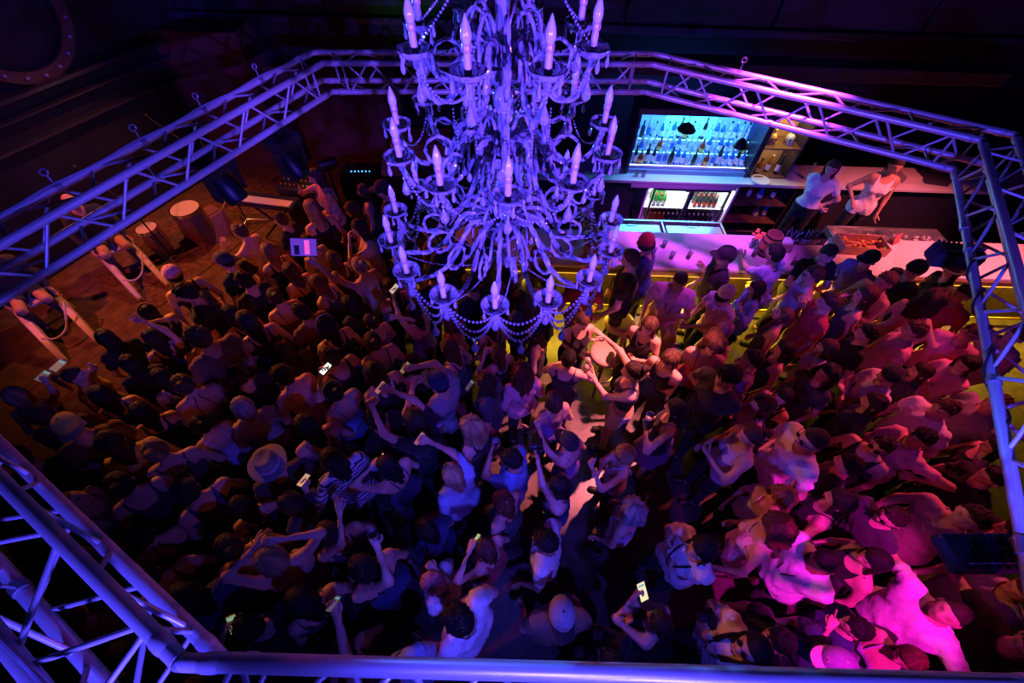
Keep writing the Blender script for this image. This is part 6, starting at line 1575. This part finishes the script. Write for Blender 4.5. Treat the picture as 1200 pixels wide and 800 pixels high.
hold_phone(247,738,1.42,'phone with pale lined text screen by the truss corner',scr=(0.6,0.62,0.25),estr=0.3,n=(0.3,-0.5,0.9),up=(-0.5,1,0.2),sc=0.9)
hold_phone(364,689,1.68,'dark phone at the end of the watch arm',scr=(0.3,0.2,0.3),estr=0.25)
hold_phone(450,331,1.82,'white-glowing phone held near the lowest bead swags',scr=(1.0,0.7,0.6),estr=0.5)
hold_phone(547,632,1.56,'sparkling phone case lifted by the red-haired woman',scr=(0.9,0.7,0.2),estr=0.5)
hold_phone(971,730,1.48,'pink phone held between the two white shirts',scr=(0.5,0.1,0.4),estr=0.3,case=(0.6,0.1,0.3))
hold_phone(1118,774,1.25,'purple phone with round emblem in the big man\'s hand',scr=(0.25,0.1,0.6),estr=0.15,case=(0.35,0.2,0.6))
hold_phone(50,433,1.85,'phone held up by the blonde woman at the stage',scr=(0.6,0.35,0.25),estr=0.18)
hold_phone(68,428,1.85,'small pale phone beside the blonde woman\'s phone',scr=(0.8,0.4,0.3),estr=0.22,case=(0.6,0.4,0.35))
hold_phone(550,451,1.60,'dark phone raised beside the capped man',scr=(0.3,0.15,0.3),estr=0.2)
W_ = snap(np.array(at(338,285,1.98))) + np.array([-0.05, 0.05, 0.10]); r = empty('tablet', (0, 0, 0), 0, 'tablet with violet screen showing the singer held above the crowd', 'tablet')
MB().box((0, 0, 0), (0.27, 0.012, 0.20)).build('tablet_case', M_gloss, r, smooth=0, bevel=0.005)
MB().box((0, -0.0068, 0), (0.25, 0.001, 0.18)).build('screen', mat('tablet_screen', (0.02, 0.02, 0.03), 0.1, emit=(0.18, 0.05, 0.75), estr=0.55), r, smooth=0)
MB().box((0.03, -0.0078, 0.0), (0.05, 0.001, 0.15)).build('picture_figure', mat('tablet_pink', (0.02, 0.02, 0.03), 0.2, emit=(0.9, 0.1, 0.6), estr=0.8), r, smooth=0)
MB().box((-0.07, -0.0078, -0.03), (0.05, 0.001, 0.10)).build('picture_figure', mat('tablet_dark', (0.02, 0.02, 0.04), 0.2), r, smooth=0)
r.matrix_world = Matrix([[*q, float(W_[i])] for i, q in enumerate(look_frame(unit(np.array([1.2, -1.6, 1.3])), (0.25, 0.3, 1)))] + [[0, 0, 0, 1]])
for x, y, z, lab, lq in ((752,490,1.45,'clear wine tumbler held by the woman with very long hair',(0.7,0.6,0.6)),(688,437,1.36,'clear tumbler held out by the crop-top dancer',(0.7,0.6,0.6)),(517,502,1.40,'clear plastic cup beside blonde curls',(0.6,0.5,0.6)),(432,632,1.80,'clear plastic cup raised beside gold hair clips',(0.6,0.6,0.7)),(452,362,1.70,'clear plastic cup raised below the bead swags',(0.7,0.5,0.5)),(866,360,1.33,'dark tumbler in the blue-shirted woman\'s hand',(0.1,0.03,0.03)),(577,526,1.48,'plastic cup held by the man in pale blue',(0.5,0.5,0.6)),(322,334,1.45,'amber plastic cup lifted beside wavy brown hair',(0.5,0.3,0.1))):
    q = snap(np.array(at(x, y, z))); tumbler((q[0], q[1], q[2] - 0.05), lab, None, lq, False, 1.15)
def camera_body(x, y, z, label):
    q = snap(np.array(at(x, y, z))); r = empty('photo_camera', tuple(q), R(95), label, 'camera')
    MB().box((0, 0, 0), (0.12, 0.05, 0.08)).box((0, 0, 0.05), (0.05, 0.045, 0.03)).build('camera_body', M_blackmetal, r, smooth=0, bevel=0.008)
    MB().lathe([(0.001, 0.02), (0.032, 0.02), (0.034, 0.07), (0.030, 0.085), (0.001, 0.08)], n=18, axis=rotm('X', R(-90))).build('lens', M_gloss, r)
camera_body(829,743,1.34,'black camera in the hands of the woman tilting her face up')
camera_body(626,527,1.70,'black compact camera raised by the black-haired woman')
